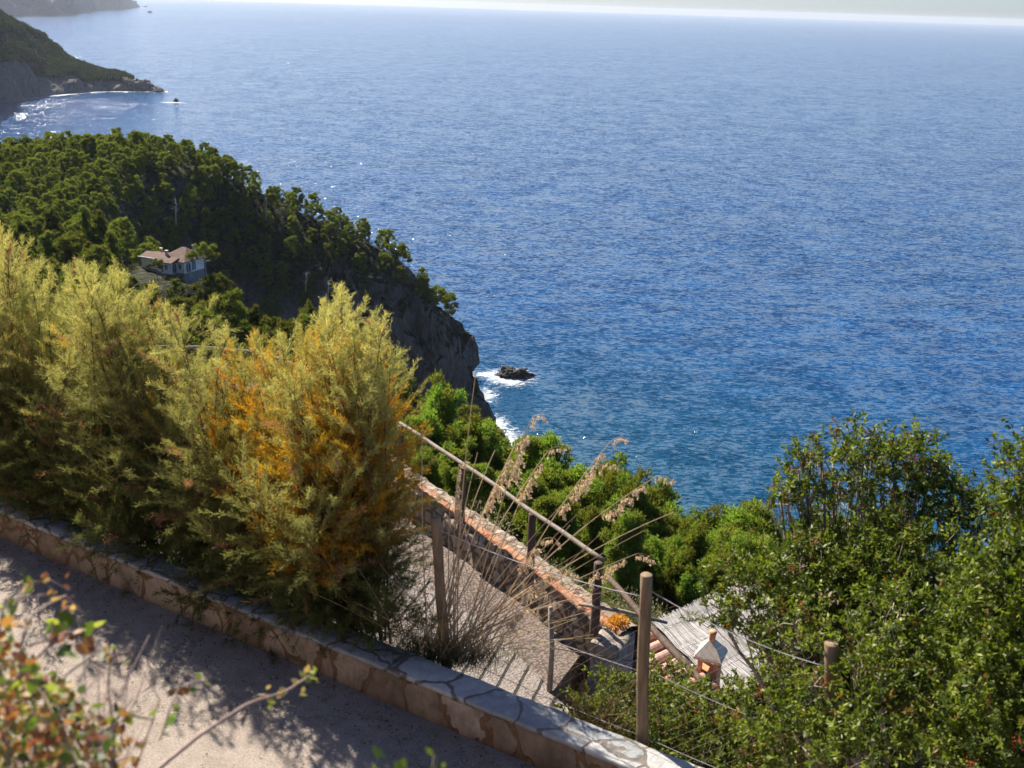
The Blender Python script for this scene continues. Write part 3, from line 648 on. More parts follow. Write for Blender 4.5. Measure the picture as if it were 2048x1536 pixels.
tr0 = PZ(1262, 1262, -9.05); 
row_dir = PZ(1270, 1345, -9.35)-PZ(1345, 1308, -9.2)           # down-slope, to the lower left
row_dir = row_dir/np.linalg.norm(row_dir)
across = PZ(1446, 1392, -9.15)-PZ(1300, 1275, -9.0); LA = np.linalg.norm(across)
house = empty('tiled_house', (2.3, 14.0, -12)); tag(house, 'house corner just below the road with rows of terracotta barrel tiles', 'house')
hl = np.array([2.3, 14.0, -12])
O = PZ(1296, 1266, -8.95)-hl; U = row_dir*1.9; U[2] = -.42
acr = across.copy(); acr = acr*(LA+1.6)/LA
tile_roof('roof', O, U, acr, 6, int(round((LA+1.6)/.225)), .082, house, 3)
M['stucco'] = simple('cream_stucco', (.55, .46, .36), (.68, .58, .46), 4, .9, .3, .01)
M['orangestucco'] = simple('orange_stucco', (.50, .24, .11), (.60, .31, .15), 5, .9, .3, .01)
m = MB(); e0 = O+U*.05; e1 = e0+acr; e2 = e1+U*.93; e3 = e0+U*.93
def prism(m, quad, ztop, zbot): 
    vs = [(p[0], p[1], p[2]+ztop) for p in quad]+[(p[0], p[1], zbot) for p in quad]; m.add(vs, [(0, 1, 2, 3), (7, 6, 5, 4), (0, 4, 5, 1), (1, 5, 6, 2), (2, 6, 7, 3), (3, 7, 4, 0)])
prism(m, [e0, e1, e2, e3], -.02, -.3); m.build('walls', M['stucco'], house)
# chimney of the house
ch = PZ(1415, 1372, -9.3); cx, cy = ch[0]-hl[0], ch[1]-hl[1]; zt = PZ(1415, 1300, 0); 
hd = np.hypot(ch[0], ch[1]); tz = (ray(1415, 1291)/np.hypot(*ray(1415, 1291)[:2])*hd)[2]-hl[2]
m = MB(); rzc = math.radians(-24); m.box((cx, cy, tz-1.3), (.29, .29, 1.9), rzc); 
for dx in (-1, 1):
    for dy in (-1, 1):
        qx, qy = dx*.115, dy*.115; m.box((cx+qx*math.cos(rzc)-qy*math.sin(rzc), cy+qx*math.sin(rzc)+qy*math.cos(rzc), tz-.25), (.06, .06, .22), rzc)
chm = m.build('chimney', M['orangestucco'], house)
m = MB(); m.box((cx, cy, tz-.13), (.40, .40, .045), rzc); m.box((cx, cy, tz-.0), (.385, .385, .2), rzc, top=.22); m.build('chimney_cap', M['stucco'], chm)
m = MB(); m.tube([(cx, cy, tz+.05), (cx, cy, tz+.17), (cx, cy, tz+.24)], [.05, .045, .06], 12); m.build('chimney_pot', M['orangestucco'], chm, smooth=True)

# pergola covered with grey reed matting
perg = empty('reed_pergola', (4.2, 15.2, -12)); tag(perg, 'big pergola covered in silvery reed matting beyond the tiled roof', 'pergola'); pl = np.array([4.2, 15.2, -12])
ZR = -9.75
ca = PZ(1308, 1248, ZR)-pl; cb = PZ(1462, 1178, ZR)-pl; cd = PZ(1520, 1462, ZR)-pl; 
du = (cb-ca)*1.25; dv = cd-ca; lv = np.linalg.norm(dv); lu = np.linalg.norm(du); m = MB(); rg = random.Random(4)
nr_ = 260
M['reed'] = None
m_, n, b, out = newmat('grey_reed'); a = nd(n, 'ShaderNodeVertexColor'); a.layer_name = 'Col'; v = coords(n); t = noisetex(n, 6, 6, .7, v)
n.links.new(mixc(n, .6, a.outputs[0], ramp(n, t.outputs[0], [(.3, (.5, .5, .5)), (.7, (1.25, 1.22, 1.2))]).outputs[0], 'MULTIPLY'), b.inputs['Base Color']); b.inputs['Roughness'].default_value = .7; M['reed'] = m_
for i in range(nr_):
    t = (i+.5)/nr_; s0 = ca+du*t+dv*rg.uniform(-.03, .01); s1 = ca+du*t+dv*(1+rg.uniform(-.01, .02)); pts = []
    zo = rg.uniform(0, .02)
    for k in range(9):
        q = k/8; p = s0+(s1-s0)*q; zz_ = zo+.035*math.sin(q*PI*6+t*5)+fbm((p[0], p[1], 0), 1.1, 3)*.05; pts.append((p[0]+rg.uniform(-.006, .006), p[1]+rg.uniform(-.006, .006), p[2]+zz_))
    g = rg.uniform(.62, 1.1); m.tube(pts, rg.uniform(.0045, .008), 4, False, (.36*g, .345*g, .34*g))
m.build('reed_matting', M['reed'], perg, cols=True)
m = MB(); q0, q1, q2, q3 = ca, ca+du, ca+du+dv, ca+dv; m.add([p-np.array([0, 0, .05]) for p in (q0, q1, q2, q3)]+[p-np.array([0, 0, .07]) for p in (q0, q1, q2, q3)], [(0, 1, 2, 3), (7, 6, 5, 4), (0, 4, 5, 1), (1, 5, 6, 2), (2, 6, 7, 3), (3, 7, 4, 0)]); m.build('mat_backing', M['darkconc'], perg)
for k in range(4):
    m = MB(); a_ = ca+dv*(k/3)*.98+np.array([0, 0, -.12]); b__ = a_+du; m.tube([a_, b__], .05, 8); m.build('beam', M['darkpost'], perg, smooth=True)
for q in (q0, q1, q2, q3):
    m = MB(); m.tube([(q[0]*.97, q[1]*.97, q[2]-.1), (q[0]*.97, q[1]*.97, -.8)], .07, 8); m.build('post', M['darkpost'], perg, smooth=True)
m = MB()
for k in range(5):
    a_ = ca+dv*(.08+k*.21)+np.array([0, 0, .035]); m.tube([a_+du*i/30+np.array([0, 0, mn.noise(Vector((i*.3, k, 0)))*.03]) for i in range(31)], .004, 4)
m.build('tie_wire', M['wire'], perg)

# ================================================================ WIRE FENCE ON THE BED BEHIND THE NEAR WALL
fence = empty('wire_fence', tuple(PZ(1283, 1490, -4.5))); fo = np.array(fence.location); tag(fence, 'chain link fence on round wooden posts standing behind the stone capped wall', 'fence')
fp = [((890, 1318), (871, 1034), .039), ((1281, 1492), (1293, 1150), .040), ((1652, 1640), (1663, 1288), .041)]
tops = []; bots = []
for k, (bp, tp, r_) in enumerate(fp):
    Bq = PZ(bp[0], bp[1], -4.5); rt = ray(*tp); T = rt*(Bq[1]/rt[1]); tops.append(T); bots.append(Bq); h = T[2]-Bq[2]
    pm = postmesh(h+.35, r_, 60+k, .95, 14, 12); shx = (T[0]-Bq[0])/h; pm.v = [(a+Bq[0]-fo[0]+shx*(c-.35), b_+Bq[1]-fo[1], c-.35+Bq[2]-fo[2]) for a, b_, c in pm.v]
    pm.build('post', M['post'], fence, smooth=True, bevel=0)
# one more post hidden in the tamarisk on the left
Lb = np.array(wl(-3.6, .42, -4.5)); Lt = Lb+np.array([0, 0, 1.25]); pm = postmesh(1.6, .038, 77); pm.v = [(a+Lb[0]-fo[0], b_+Lb[1]-fo[1], c-.35+Lb[2]-fo[2]) for a, b_, c in pm.v]; pm.build('post', M['post'], fence, smooth=True)
tops = [Lt]+tops; bots = [Lb]+bots
wm = MB(); mesh_ = MB()
for k in range(3):
    T0, T1, B0, B1 = tops[k], tops[k+1], bots[k], bots[k+1]; dn = np.array([0, 0, -.13])
    t0, t1 = T0+dn*.5, T1+dn; off = np.array([nW[0], nW[1], 0])*.0-fo
    for zf, sag, rr_, mb in ((.02, .05, .0032, wm), (.50, .03, .0022, wm), (.93, .02, .0022, wm)):
        a_ = t0+(B0-t0)*zf; b__ = t1+(B1-t1)*zf; mb.tube([a_+(b__-a_)*i/14+np.array([0, 0, -sag*4*(i/14)*(1-i/14)])+off for i in range(15)], rr_, 5)
    L = np.linalg.norm((T1-T0)[:2]); hgt = 1.15; cell = .075; nd_ = int((L+hgt)/cell)
    for s in (1, -1):
        for i in range(nd_):
            u0_ = i*cell-(hgt if s > 0 else 0); pts = []
            for q in range(0, 13):
                f_ = q/12; uu_ = (u0_+hgt*f_*s) if s > 0 else (u0_-hgt*f_); 
                if uu_ < 0 or uu_ > L: continue
                g = uu_/L; base = B0+(B1-B0)*g; top = (t0+(t1-t0)*g)+np.array([0, 0, -.05*4*g*(1-g)]); p = base+(top-base)*f_; w_ = fbm((uu_, f_*1.2, k), 1.5, 2)*.05; pts.append(p+np.array([nW[0]*w_, nW[1]*w_, 0])+off)
            if len(pts) > 1: mesh_.tube(pts, .0008, 3, False)
wm.build('strand_wire', M['wire'], fence, smooth=True); mesh_.build('wire_mesh', M['rustwire'], fence)
# thin stake on the lower road
Bq = PZ(1099, 1381, -8.0); rt = ray(1101, 1214); T = rt*(Bq[1]/rt[1]); h = T[2]-Bq[2]
st = empty('stake_post', tuple(Bq)); tag(st, 'thin upright wooden stake at the edge of the lower road by the sunken landing', 'post')
m = MB(); m.tube([(0, 0, -.02), (.006, 0, h*.5), (T[0]-Bq[0], 0, h)], [.036, .033, .03], 8); m.build('shaft', M['rail'], st, smooth=True)
Bz = PZ(1320, 1420, -8.4)
m = MB(); m.tube([(0, 0, h*.52), ((Bz[0]-Bq[0])*.5, (Bz[1]-Bq[1])*.5, h*.36), (Bz[0]-Bq[0], Bz[1]-Bq[1], .25)], .008, 5); m.build('cable', M['rustwire'], st, smooth=True)
# gazania pot on the parapet end: orange flowering clump
# ================================================================ VILLA ON THE HILL
def villa():
    c = VILLA+np.array([0, 0, -.7]); VS = .92; yaw = math.radians(-24)
    v = empty('villa', tuple(c), yaw); v.scale = (VS,)*3; tag(v, 'white villa with brown tiled roofs and arched windows among the pines', 'house')
    M['vwall'] = simple('villa_plaster', (.74, .72, .68), (.84, .83, .80), 1.2, .85, .2, .02)
    M['plinth'] = simple('villa_grey_base', (.17, .19, .21), (.25, .27, .28), 1, .9, .3, .03)
    M['glass'] = simple('villa_dark_glass', (.02, .06, .09), (.04, .10, .14), 1, .15, 0, .01, spec=.5)
    M['white'] = simple('white_trim', (.78, .80, .82), (.85, .86, .87), 1, .7, .1, .01)
    m_, n, b, out = newmat('villa_tiles'); vco = coords(n); wv = nd(n, 'ShaderNodeTexWave'); wv.wave_type = 'BANDS'; wv.bands_direction = 'X'; wv.inputs['Scale'].default_value = 1.25; wv.inputs['Distortion'].default_value = .6; n.links.new(vco, wv.inputs['Vector'])
    t = noisetex(n, .8, 6, .7, vco); t3 = noisetex(n, 6, 3, .6, vco); cc = ramp(n, t.outputs[0], [(.3, (.11, .07, .05)), (.55, (.17, .10, .075)), (.75, (.24, .17, .125))]).outputs[0]
    cc = mixc(n, .6, cc, ramp(n, t3.outputs[0], [(.3, (.55, .55, .55)), (.7, (1.25, 1.2, 1.15))]).outputs[0], 'MULTIPLY'); n.links.new(cc, b.inputs['Base Color']); b.inputs['Roughness'].default_value = .9
    bump(n, b, math_(n, 'ADD', wv.outputs[0], t3.outputs[0]), .8, .08)
    H = 3.0; Z0 = 1.9
    # stepped plan, front towards -y, stepping back to the right
    plan = [(-2.2, 1.0), (-1.4, 0), (1.9, 0), (1.9, 2.1), (4.2, 2.1), (4.2, 6.2), (4.2, 9.6), (-3.2, 9.6), (-3.2, 1.0)]
    def walls(pl, z0, z1, mat, name, out_=0):
        m = MB(); k = len(pl); m.add([(x, y, z0) for x, y in pl]+[(x, y, z1) for x, y in pl], [(i, (i+1) % k, k+(i+1) % k, k+i) for i in range(k)]); return m.build(name, mat, v)
    walls(plan, Z0, Z0+H, M['vwall'], 'wall'); 
    cxp = sum(p[0] for p in plan)/len(plan); 
    walls([(x+(.06 if x > 0 else -.06), y-.06) for x, y in plan], -3, Z0, M['plinth'], 'plinth')
    wing = [(-11.5, 4.2), (-3.2, 4.2), (-3.2, 9), (-11.5, 9)]; walls(wing, Z0-.5, Z0+2.2, M['vwall'], 'wing_wall'); walls([(-11.55, 4.15), (-3.2, 4.15), (-3.2, 9), (-11.55, 9)], -3, Z0-.5, M['plinth'], 'wing_base')
    zt = Z0+H
    def slab(name, faces, th=.16):
        m = MB()
        for f in faces:
            m.add([p for p in f]+[(p[0], p[1], p[2]-th) for p in f], [tuple(range(len(f))), tuple(range(len(f)))[::-1]] if False else [tuple(range(len(f))), tuple(len(f)+i for i in range(len(f)))[::-1]]+[(i, len(f)+i, len(f)+(i+1) % len(f), (i+1) % len(f)) for i in range(len(f))])
        return m.build(name, m_, v)
    # main hipped roof
    A, B_, C_, D = (-3.7, 1.5, zt+.1), (4.8, 1.5, zt+.05), (4.8, 10.1, zt+.05), (-3.7, 10.1, zt+.1); ap, aq = (.1, 6.6, zt+2.7), (1.4, 6.6, zt+2.7)
    roof = slab('roof', [(A, B_, aq, ap), (B_, C_, aq), (C_, D, ap, aq), (D, A, ap)])
    slab('front_roof', [((-2.7, -.5, zt-.05), (2.4, -.5, zt-.05), (2.4, 2.6, zt+.85), (-2.7, 2.6, zt+.85)), ((2.4, -.5, zt-.05), (2.5, 2.2, zt-.05), (2.4, 2.6, zt+.85))])
    slab('wing_roof', [((-12, 3.6, Z0+2.15), (-3.3, 3.6, Z0+2.6), (-3.3, 6.8, Z0+3.7), (-12, 6.8, Z0+3.2)), ((-12, 6.8, Z0+3.2), (-3.3, 6.8, Z0+3.7), (-3.3, 9.6, Z0+2.6), (-12, 9.6, Z0+2.15))])
    m = MB(); m.box((-7.6, 3.55, Z0+2.3), (8.9, .16, .28), 0); m.build('cornice', M['white'], v)
    for nm, (x, y, z, s, h) in {'a': (2.9, 7.6, zt+1.9, .55, 2.4), 'b': (-1.9, 3.0, zt+1.0, .6, 2.0), 'c': (-7.6, 7.4, Z0+3.4, .55, 1.5)}.items():
        m = MB(); m.box((x, y, z), (s, s, h)); m.box((x, y, z+h/2+.12), (s+.18, s+.18, .12)); m.build('chimney', M['stucco'], v)
    def opening(c, w_, h, facing, arch, name='window', bars=1):
        """facing: 0 front (-y), 1 right (+x)"""
        m = MB(); g = MB(); pts = []
        if arch:
            for k in range(13): an = PI*k/12; pts.append((math.cos(an)*w_/2, h/2-w_/2+math.sin(an)*w_/2))
            pts = [(w_/2, -h/2)]+pts+[(-w_/2, -h/2)]
        else: pts = [(w_/2, -h/2), (w_/2, h/2), (-w_/2, h/2), (-w_/2, -h/2)]
        def T(u_, z_, o_): return (c[0]+u_, c[1]-o_, c[2]+z_) if facing == 0 else (c[0]+o_, c[1]+u_, c[2]+z_)
        g.add([T(a, b_, .035) for a, b_ in pts], [tuple(range(len(pts)))])
        k = len(pts); f = 1.16; out_ = [(a*f+(0), b_*1.09) for a, b_ in pts]
        m.add([T(a, b_, .05) for a, b_ in pts]+[T(a, b_, .12) for a, b_ in pts]+[T(a, b_, .12) for a, b_ in out_]+[T(a, b_, 0) for a, b_ in out_],
              [q for i in range(k-1) for q in ((i, i+1, k+i+1, k+i), (k+i, k+i+1, 2*k+i+1, 2*k+i), (2*k+i, 2*k+i+1, 3*k+i+1, 3*k+i))])
        w1 = g.build(name, M['glass'], v); m.build('frame', M['white'], w1)
        bb = MB()
        for q in range(bars): 
            u_ = -w_/2+w_*(q+1)/(bars+1); p = T(u_, 0, .06); bb.box(p, (.07, .05, h*.96) if facing == 0 else (.05, .07, h*.96))
        bb.build('glazing_bar', M['white'], w1)
    zc = Z0+1.5
    opening((.4, 0, zc+.15), .85, 1.3, 0, False); opening((1.9, 1.05, zc-.1), 1.5, 2.5, 1, True, 'arched_window')
    opening((3.0, 2.1, zc+.15), .85, 1.3, 0, False); opening((4.2, 3.6, zc-.1), 1.7, 2.5, 1, True, 'arched_window'); opening((4.2, 5.6, zc), 1.5, 2.3, 1, False, 'window', 2)
    opening((-.9, 0, zc-.1), .7, 2.3, 0, True, 'arched_window'); opening((4.26, 4.2, .7), .6, 1.1, 1, False)
villa()
# ================================================================ PINES
def blades(Pn, D, L, W, rg):
    """one narrow triangle per point; Pn (n,3), D (n,3) unit"""
    n_ = len(Pn); r = rg.normal(size=(n_, 3)); s = np.cross(D, r); s /= np.linalg.norm(s, axis=1, keepdims=True)+1e-9
    L = np.broadcast_to(L, (n_,))[:, None]; W = np.broadcast_to(W, (n_,))[:, None]
    V = np.stack([Pn-s*W/2, Pn+s*W/2, Pn+D*L], 1).reshape(-1, 3); return V, np.arange(3*n_).reshape(n_, 3)
def quads(Pn, D, L, W, rg, fold=.25, widest=.45):
    n_ = len(Pn); r = rg.normal(size=(n_, 3)); s = np.cross(D, r); s /= np.linalg.norm(s, axis=1, keepdims=True)+1e-9; nn_ = np.cross(D, s)
    L = np.broadcast_to(L, (n_,))[:, None]; W = np.broadcast_to(W, (n_,))[:, None]
    mid = Pn+D*L*widest+nn_*W*fold
    V = np.stack([Pn, mid-s*W/2, Pn+D*L, mid+s*W/2], 1).reshape(-1, 3); return V, np.arange(4*n_).reshape(n_, 4)
def unit(a): return a/(np.linalg.norm(a, axis=-1, keepdims=True)+1e-9)
def pine_variant(seed, H=9.0, W=6.5, form='round', nb=60, tpc=60, tl=.34, bright=1.0, mat='needles'):
    """crown of many small upturned clumps on limbs, with gaps between them"""
    rg = np.random.default_rng(seed); Vs = []; cs = []; tr = MB(); lean = rg.normal(size=2)*.4
    def axis(z): t = z/H; return np.array([lean[0]*t*t, lean[1]*t*t, z])
    rad = [.17*(1-.85*i/8)+.01 for i in range(9)]; zs = [H*.93*i/8 for i in range(9)]
    tr.tube([tuple(axis(z)+np.array([mn.noise(Vector((seed, z*.4, 0)))*.3, mn.noise(Vector((seed, 7, z*.4)))*.3, 0])) for z in zs], rad, 6)
    clumps = []; nl = nb//3; sect = rg.uniform(.7, 1.25, 6)      # lopsided crown: each sector has its own reach
    for i in range(nl):
        q = (i+rg.random())/nl
        if form == 'round': h = .28+.70*q**.8; prof = math.sin(min(1, (1.12-h)/.72)*PI/2)**.75
        elif form == 'cone': h = .16+.82*q**.85; prof = (1.10-h)*1.08
        elif form == 'umbrella': h = .66+.32*q; prof = math.sqrt(max(.06, 1-((h-.62)/.42)**2))
        a = i*2.4+rg.normal()*.4; r = W/2*prof*rg.uniform(.7, 1.05)*sect[int(a/(PI/3)) % 6]; z = H*h
        tip = axis(z)+np.array([math.cos(a)*r, math.sin(a)*r, 0]); b0 = axis(max(H*.12, z-r*(.55 if form != 'cone' else .75))); mid = (b0+tip)/2+np.array([0, 0, -.10*r])
        tr.tube([tuple(b0), tuple(mid), tuple(tip)], [.055, .04, .015], 4, False); cr = (.30+.17*W/6)*rg.uniform(.75, 1.25)
        clumps.append((tip, cr)); clumps.append(((tip+mid)/2+rg.normal(size=3)*.3+np.array([0, 0, .25]), cr*1.05)); clumps.append((mid*.6+tip*.4+rg.normal(size=3)*np.array([.6, .6, .2])*W/6, cr*rg.uniform(.8, 1.2)))
    clumps.append((axis(H*.97), .45))
    for i, (c, cr) in enumerate(clumps):
        nT = int(tpc*(cr/.5)**2*.9)+8; d = unit(rg.normal(size=(nT, 3))); d[:, 2] = d[:, 2]*.8+.25; d = unit(d)
        lump = 1+.35*np.array([mn.noise(Vector(q*1.8)+Vector((seed*1.7+i, 0, 0))) for q in d]); el = rg.uniform(.75, 1.35) if form != 'cone' else rg.uniform(1.1, 1.8)
        pts = c+d*np.array([cr, cr, cr*el*.85])*(lump*rg.uniform(.35, 1.05, nT))[:, None]; up = unit(d*.75+np.array([0, 0, .7])+rg.normal(size=(nT, 3))*.25)
        tint = rg.random(); col = bright*np.array([.055, .085, .018])*(1-tint)+np.array([.165, .165, .036])*tint
        for k in range(4):
            dd = unit(up+rg.normal(size=(nT, 3))*.45); V, _ = blades(pts, dd, tl*rg.uniform(.7, 1.3, nT), tl*.26, rg); Vs.append(V); cs.append(np.repeat(col*rg.uniform(.75, 1.25, (nT, 1)), 3, 0))
    V = np.concatenate(Vs); return mesh_np('pine_crown', V, np.arange(len(V)).reshape(-1, 3), M[mat], np.concatenate(cs)), tr
VAR = {}
trunkmesh = {}
for k, (form, H, W, s) in enumerate([('round', 9, 6.6, 1), ('round', 8.5, 7.2, 2), ('round', 10, 6.4, 3), ('cone', 10, 5.6, 4), ('cone', 9, 5.2, 5), ('umbrella', 9, 7.4, 6), ('cone', 11, 5.0, 9), ('round', 9.5, 6.0, 12)]):
    me_, tr = pine_variant(40+s, H, W, form, 66, 42, .42, 1.4); me_t = bpy.data.meshes.new('pine_trunk'); me_t.from_pydata(tr.v, [], tr.f); me_t.materials.append(M['palebark'] if form == 'umbrella' else M['bark'])
    VAR[k] = (form, H, W, me_, me_t)
# finer crowns for the nearer wood
NVAR = {}
for k, (form, H, W, s) in enumerate([('round', 9.5, 5.4, 1), ('cone', 10, 5.2, 2), ('cone', 9.5, 5.6, 3), ('round', 10, 5.6, 4), ('cone', 11, 5.0, 5)]):
    me_, tr = pine_variant(140+s, H, W, form, 150, 120, .24, 3.3, 'near_needles'); me_t = bpy.data.meshes.new('pine_trunk'); me_t.from_pydata(tr.v, [], tr.f); me_t.materials.append(M['bark'])
    NVAR[k] = (form, H, W, me_, me_t)
# candidates on the terrain, jittered grid
rg = np.random.default_rng(11); trees = []
def h1(x, y): return float(height(np.array([x]), np.array([y]))[0])
gx, gy = np.meshgrid(np.arange(-260, 30, 6.6), np.arange(110, 470, 6.6)); gx = (gx+rg.uniform(-2.6, 2.6, gx.shape)).ravel(); gy = (gy+rg.uniform(-2.6, 2.6, gy.shape)).ravel()
gz = height(gx, gy); e = .8; sx = (height(gx+e, gy)-height(gx-e, gy))/(2*e); sy = (height(gx, gy+e)-height(gx, gy-e))/(2*e); slope = np.hypot(sx, sy); sd_ = coast_sd(gx, gy)
VR = ray(335, 545); VH = VR[:2]/np.hypot(*VR[:2])
def vis_mask(x, y, z):
    """drop what lies behind a terrain ridge as seen from here (tests the top of an 8 m tree)"""
    ok = np.ones(x.shape, bool)
    for t in np.linspace(.2, .98, 60):
        ok &= (height(x*t, y*t) < (z+8)*t+1.5)
    return ok
ok = (sd_ > 6) & (gz > SEA+14) & (slope < 3.4); ok &= vis_mask(gx, gy, gz)
for x, y, z, s_ in zip(gx[ok], gy[ok], gz[ok], slope[ok]):
    px, py, d = proj((x, y, z+5))
    if px < -60 or px > 1010 or py > 1000: continue
    if math.hypot(x-VILLA[0]+3, y-VILLA[1]-4.5) < 10.5: continue
    # keep the view of the villa open, and thin out the bare rocky gully and cliff
    vd_ = (x*VH[0]+y*VH[1]); 
    if 250 < px < 405 and py > 462 and vd_ < 264 and vd_ > 190: continue
    if s_ > 1.3 and px > 775 and py > 600 and rg.random() < .93: continue
    trees.append((x, y, z, d, px, py, s_))
print('hill trees', len(trees))
near_px = [  # pines of the nearer wood on the slope below the parapet: (x of top, y of top, distance)
 (838, 838, 84), (878, 822, 88), (918, 862, 84), (800, 862, 80), (945, 895, 92), (905, 905, 74), (862, 900, 66), (970, 880, 96), (1000, 912, 92), (1035, 905, 88), (1065, 925, 84), (1010, 950, 72), (960, 940, 64), (1095, 908, 80), (1120, 945, 76), (1145, 975, 78), (1075, 980, 62),
 (1120, 1010, 60), (1165, 985, 68), (1205, 975, 76), (1228, 962, 80), (1190, 1035, 58), (1245, 1010, 68), (1270, 1018, 72), (1300, 1010, 74), (1325, 1040, 66), (1365, 1022, 72), (1400, 1035, 74), (1345, 1075, 64), (1290, 1075, 62), (1385, 1100, 62), (1425, 1080, 66), (1240, 1065, 54), (1300, 1125, 58),
 (1470, 1062, 76), (1500, 1075, 74), (1530, 1090, 70), (1480, 1115, 63), (1440, 1125, 60), (1570, 1075, 78), (1620, 1075, 74), (1680, 1070, 72), (1740, 1090, 70), (1800, 1100, 68), (1560, 1130, 60), (1640, 1140, 58), (1860, 1130, 70), (1930, 1150, 70), (1720, 1180, 54), (2010, 1190, 66), (1400, 1150, 57), (1350, 1140, 58)]
zone_count = {}
def place_tree(x, y, z, sc_, rz, var, label, group, name='pine_tree'):
    form, H, W, mc, mt = var; r = empty(name, (x, y, z-.4), rz); r.scale = (sc_, sc_, sc_*(.92+.2*((x*7.3+y*3.1) % 1)))
    tag(r, label, 'pine tree', group); o1 = link('crown', mc, r); o2 = link('trunk', mt, r); return r
def zone(px, py, d, s_):
    if d > 340:
        if py > 560 and px > 780: return 'on the brink of the sea cliff'
        if px > 690: return 'on the seaward shoulder of the hill above the cliff'
        if py < 312 and px < 240: return 'on the skyline at the left end of the hill crest'
        if py < 330 and px < 470: return 'along the middle of the hill crest'
        if px > 470 and py < 430: return 'where the hill crest drops toward the cliff'
        if px > 470: return 'in the dark hollow between the hill and the cliff'
        if py < 370: return 'just under the hill crest'
        return 'high on the sunny hillside well above the villa'
    if d > 262:
        if px > 470: return 'in the shaded gully right of the villa'
        if py > 450: return 'close behind the villa'
        return 'on the hillside above and left of the villa'
    if d > 225:
        return 'level with the villa on its left' if px < 320 else 'in the gully just right of the villa'
    if px < 250: return 'on the slope left of and below the villa'
    if px < 470: return 'directly below the villa'
    return 'on the sunlit spur below the villa, behind the tamarisk tips'
sel = sorted(trees, key=lambda t: t[3]); 
indiv = sel[:300-len(near_px)-4]; rest = sel[300-len(near_px)-4:]
if rest:
    idx = rg.permutation(len(sel)); 
rg2 = np.random.default_rng(5)
for (x, y, z, d, px, py, s_) in indiv:
    sc_ = rg2.uniform(.95, 1.45)*(0.8 if s_ > 1 else 1); 
    k = int(rg2.choice([0, 1, 2, 7, 3, 4, 6], p=[.12, .12, .10, .10, .22, .20, .14])) if px < 640 else int(rg2.choice([0, 1, 2, 5, 7], p=[.3, .25, .1, .2, .15]))
    if py < 560 and px > 720: k = int(rg2.choice([0, 1, 5]))
    form = VAR[k][0]; shape = {'round': 'round crowned', 'cone': 'pointed', 'umbrella': 'flat topped'}[form]; size = 'small' if sc_ < 1.08 else ('tall' if sc_ > 1.3 else 'middling')
    zn = zone(px, py, d, s_); lb = '%s %s pine %s' % (size, shape, zn); place_tree(x, y, z, sc_, rg2.uniform(0, 6.28), VAR[k], lb, '%s %s pines %s' % (size, shape, zn))
if rest:
    V = []; C = []
    for (x, y, z, d, px, py, s_) in rest:
        form, H, W, mc, mt = VAR[int(rg2.integers(0, 3))]; co = np.empty(len(mc.vertices)*3, np.float32); mc.vertices.foreach_get('co', co); co = co.reshape(-1, 3)
        cl = np.empty(len(mc.vertices)*4, np.float32); mc.color_attributes['Col'].data.foreach_get('color', cl); cl = cl.reshape(-1, 4)[:, :3]
        a = rg2.uniform(0, 6.28); sc_ = rg2.uniform(.75, 1.05); R2 = np.array([[math.cos(a), -math.sin(a), 0], [math.sin(a), math.cos(a), 0], [0, 0, 1]])
        V.append(co@R2.T*sc_+np.array([x, y, z-.4])); C.append(cl*rg2.uniform(.8, 1.3))
    V = np.concatenate(V); C = np.concatenate(C); tag(link('pine_wood', mesh_np('pine_wood', V, np.arange(len(V)).reshape(-1, 3), M['needles'], C)), 'further pines covering the far parts of the hill', 'pine wood', kind='stuff')
for k, (px, py, d) in enumerate(near_px):
    T = P(px, py, d); g = h1(T[0], T[1]); v_ = int(rg2.integers(0, 5)); H = NVAR[v_][1]; sc_ = (T[2]-g+.4)/(H*.97)
    zc_ = max(.64, min(1.2, sc_)); zb = T[2]-H*.97*zc_+.4
    if k < 7: zn = 'at the foot of the cliff view, just beyond the handrail'
    elif k < 17: zn = 'by the white surf, beyond the dry grass plumes'
    elif k < 24: zn = 'beyond the grass plumes right of the handrail'
    elif k < 34: zn = 'standing over the reed pergola'
    elif k < 39: zn = 'between the reed pergola and the mastic bush'
    else: zn = 'half hidden behind the big mastic bush'
    form = NVAR[v_][0]; size = 'short' if zc_ < .72 else ('tall' if zc_ > .95 else 'mid sized')
    lb = 'bright %s %s pine %s' % (size, 'rounded' if form == 'round' else 'pointed', zn)
    place_tree(T[0], T[1], zb, zc_, rg2.uniform(0, 6.28), NVAR[v_], lb, 'bright %s %s pines %s' % (size, 'rounded' if form == 'round' else 'pointed', zn))
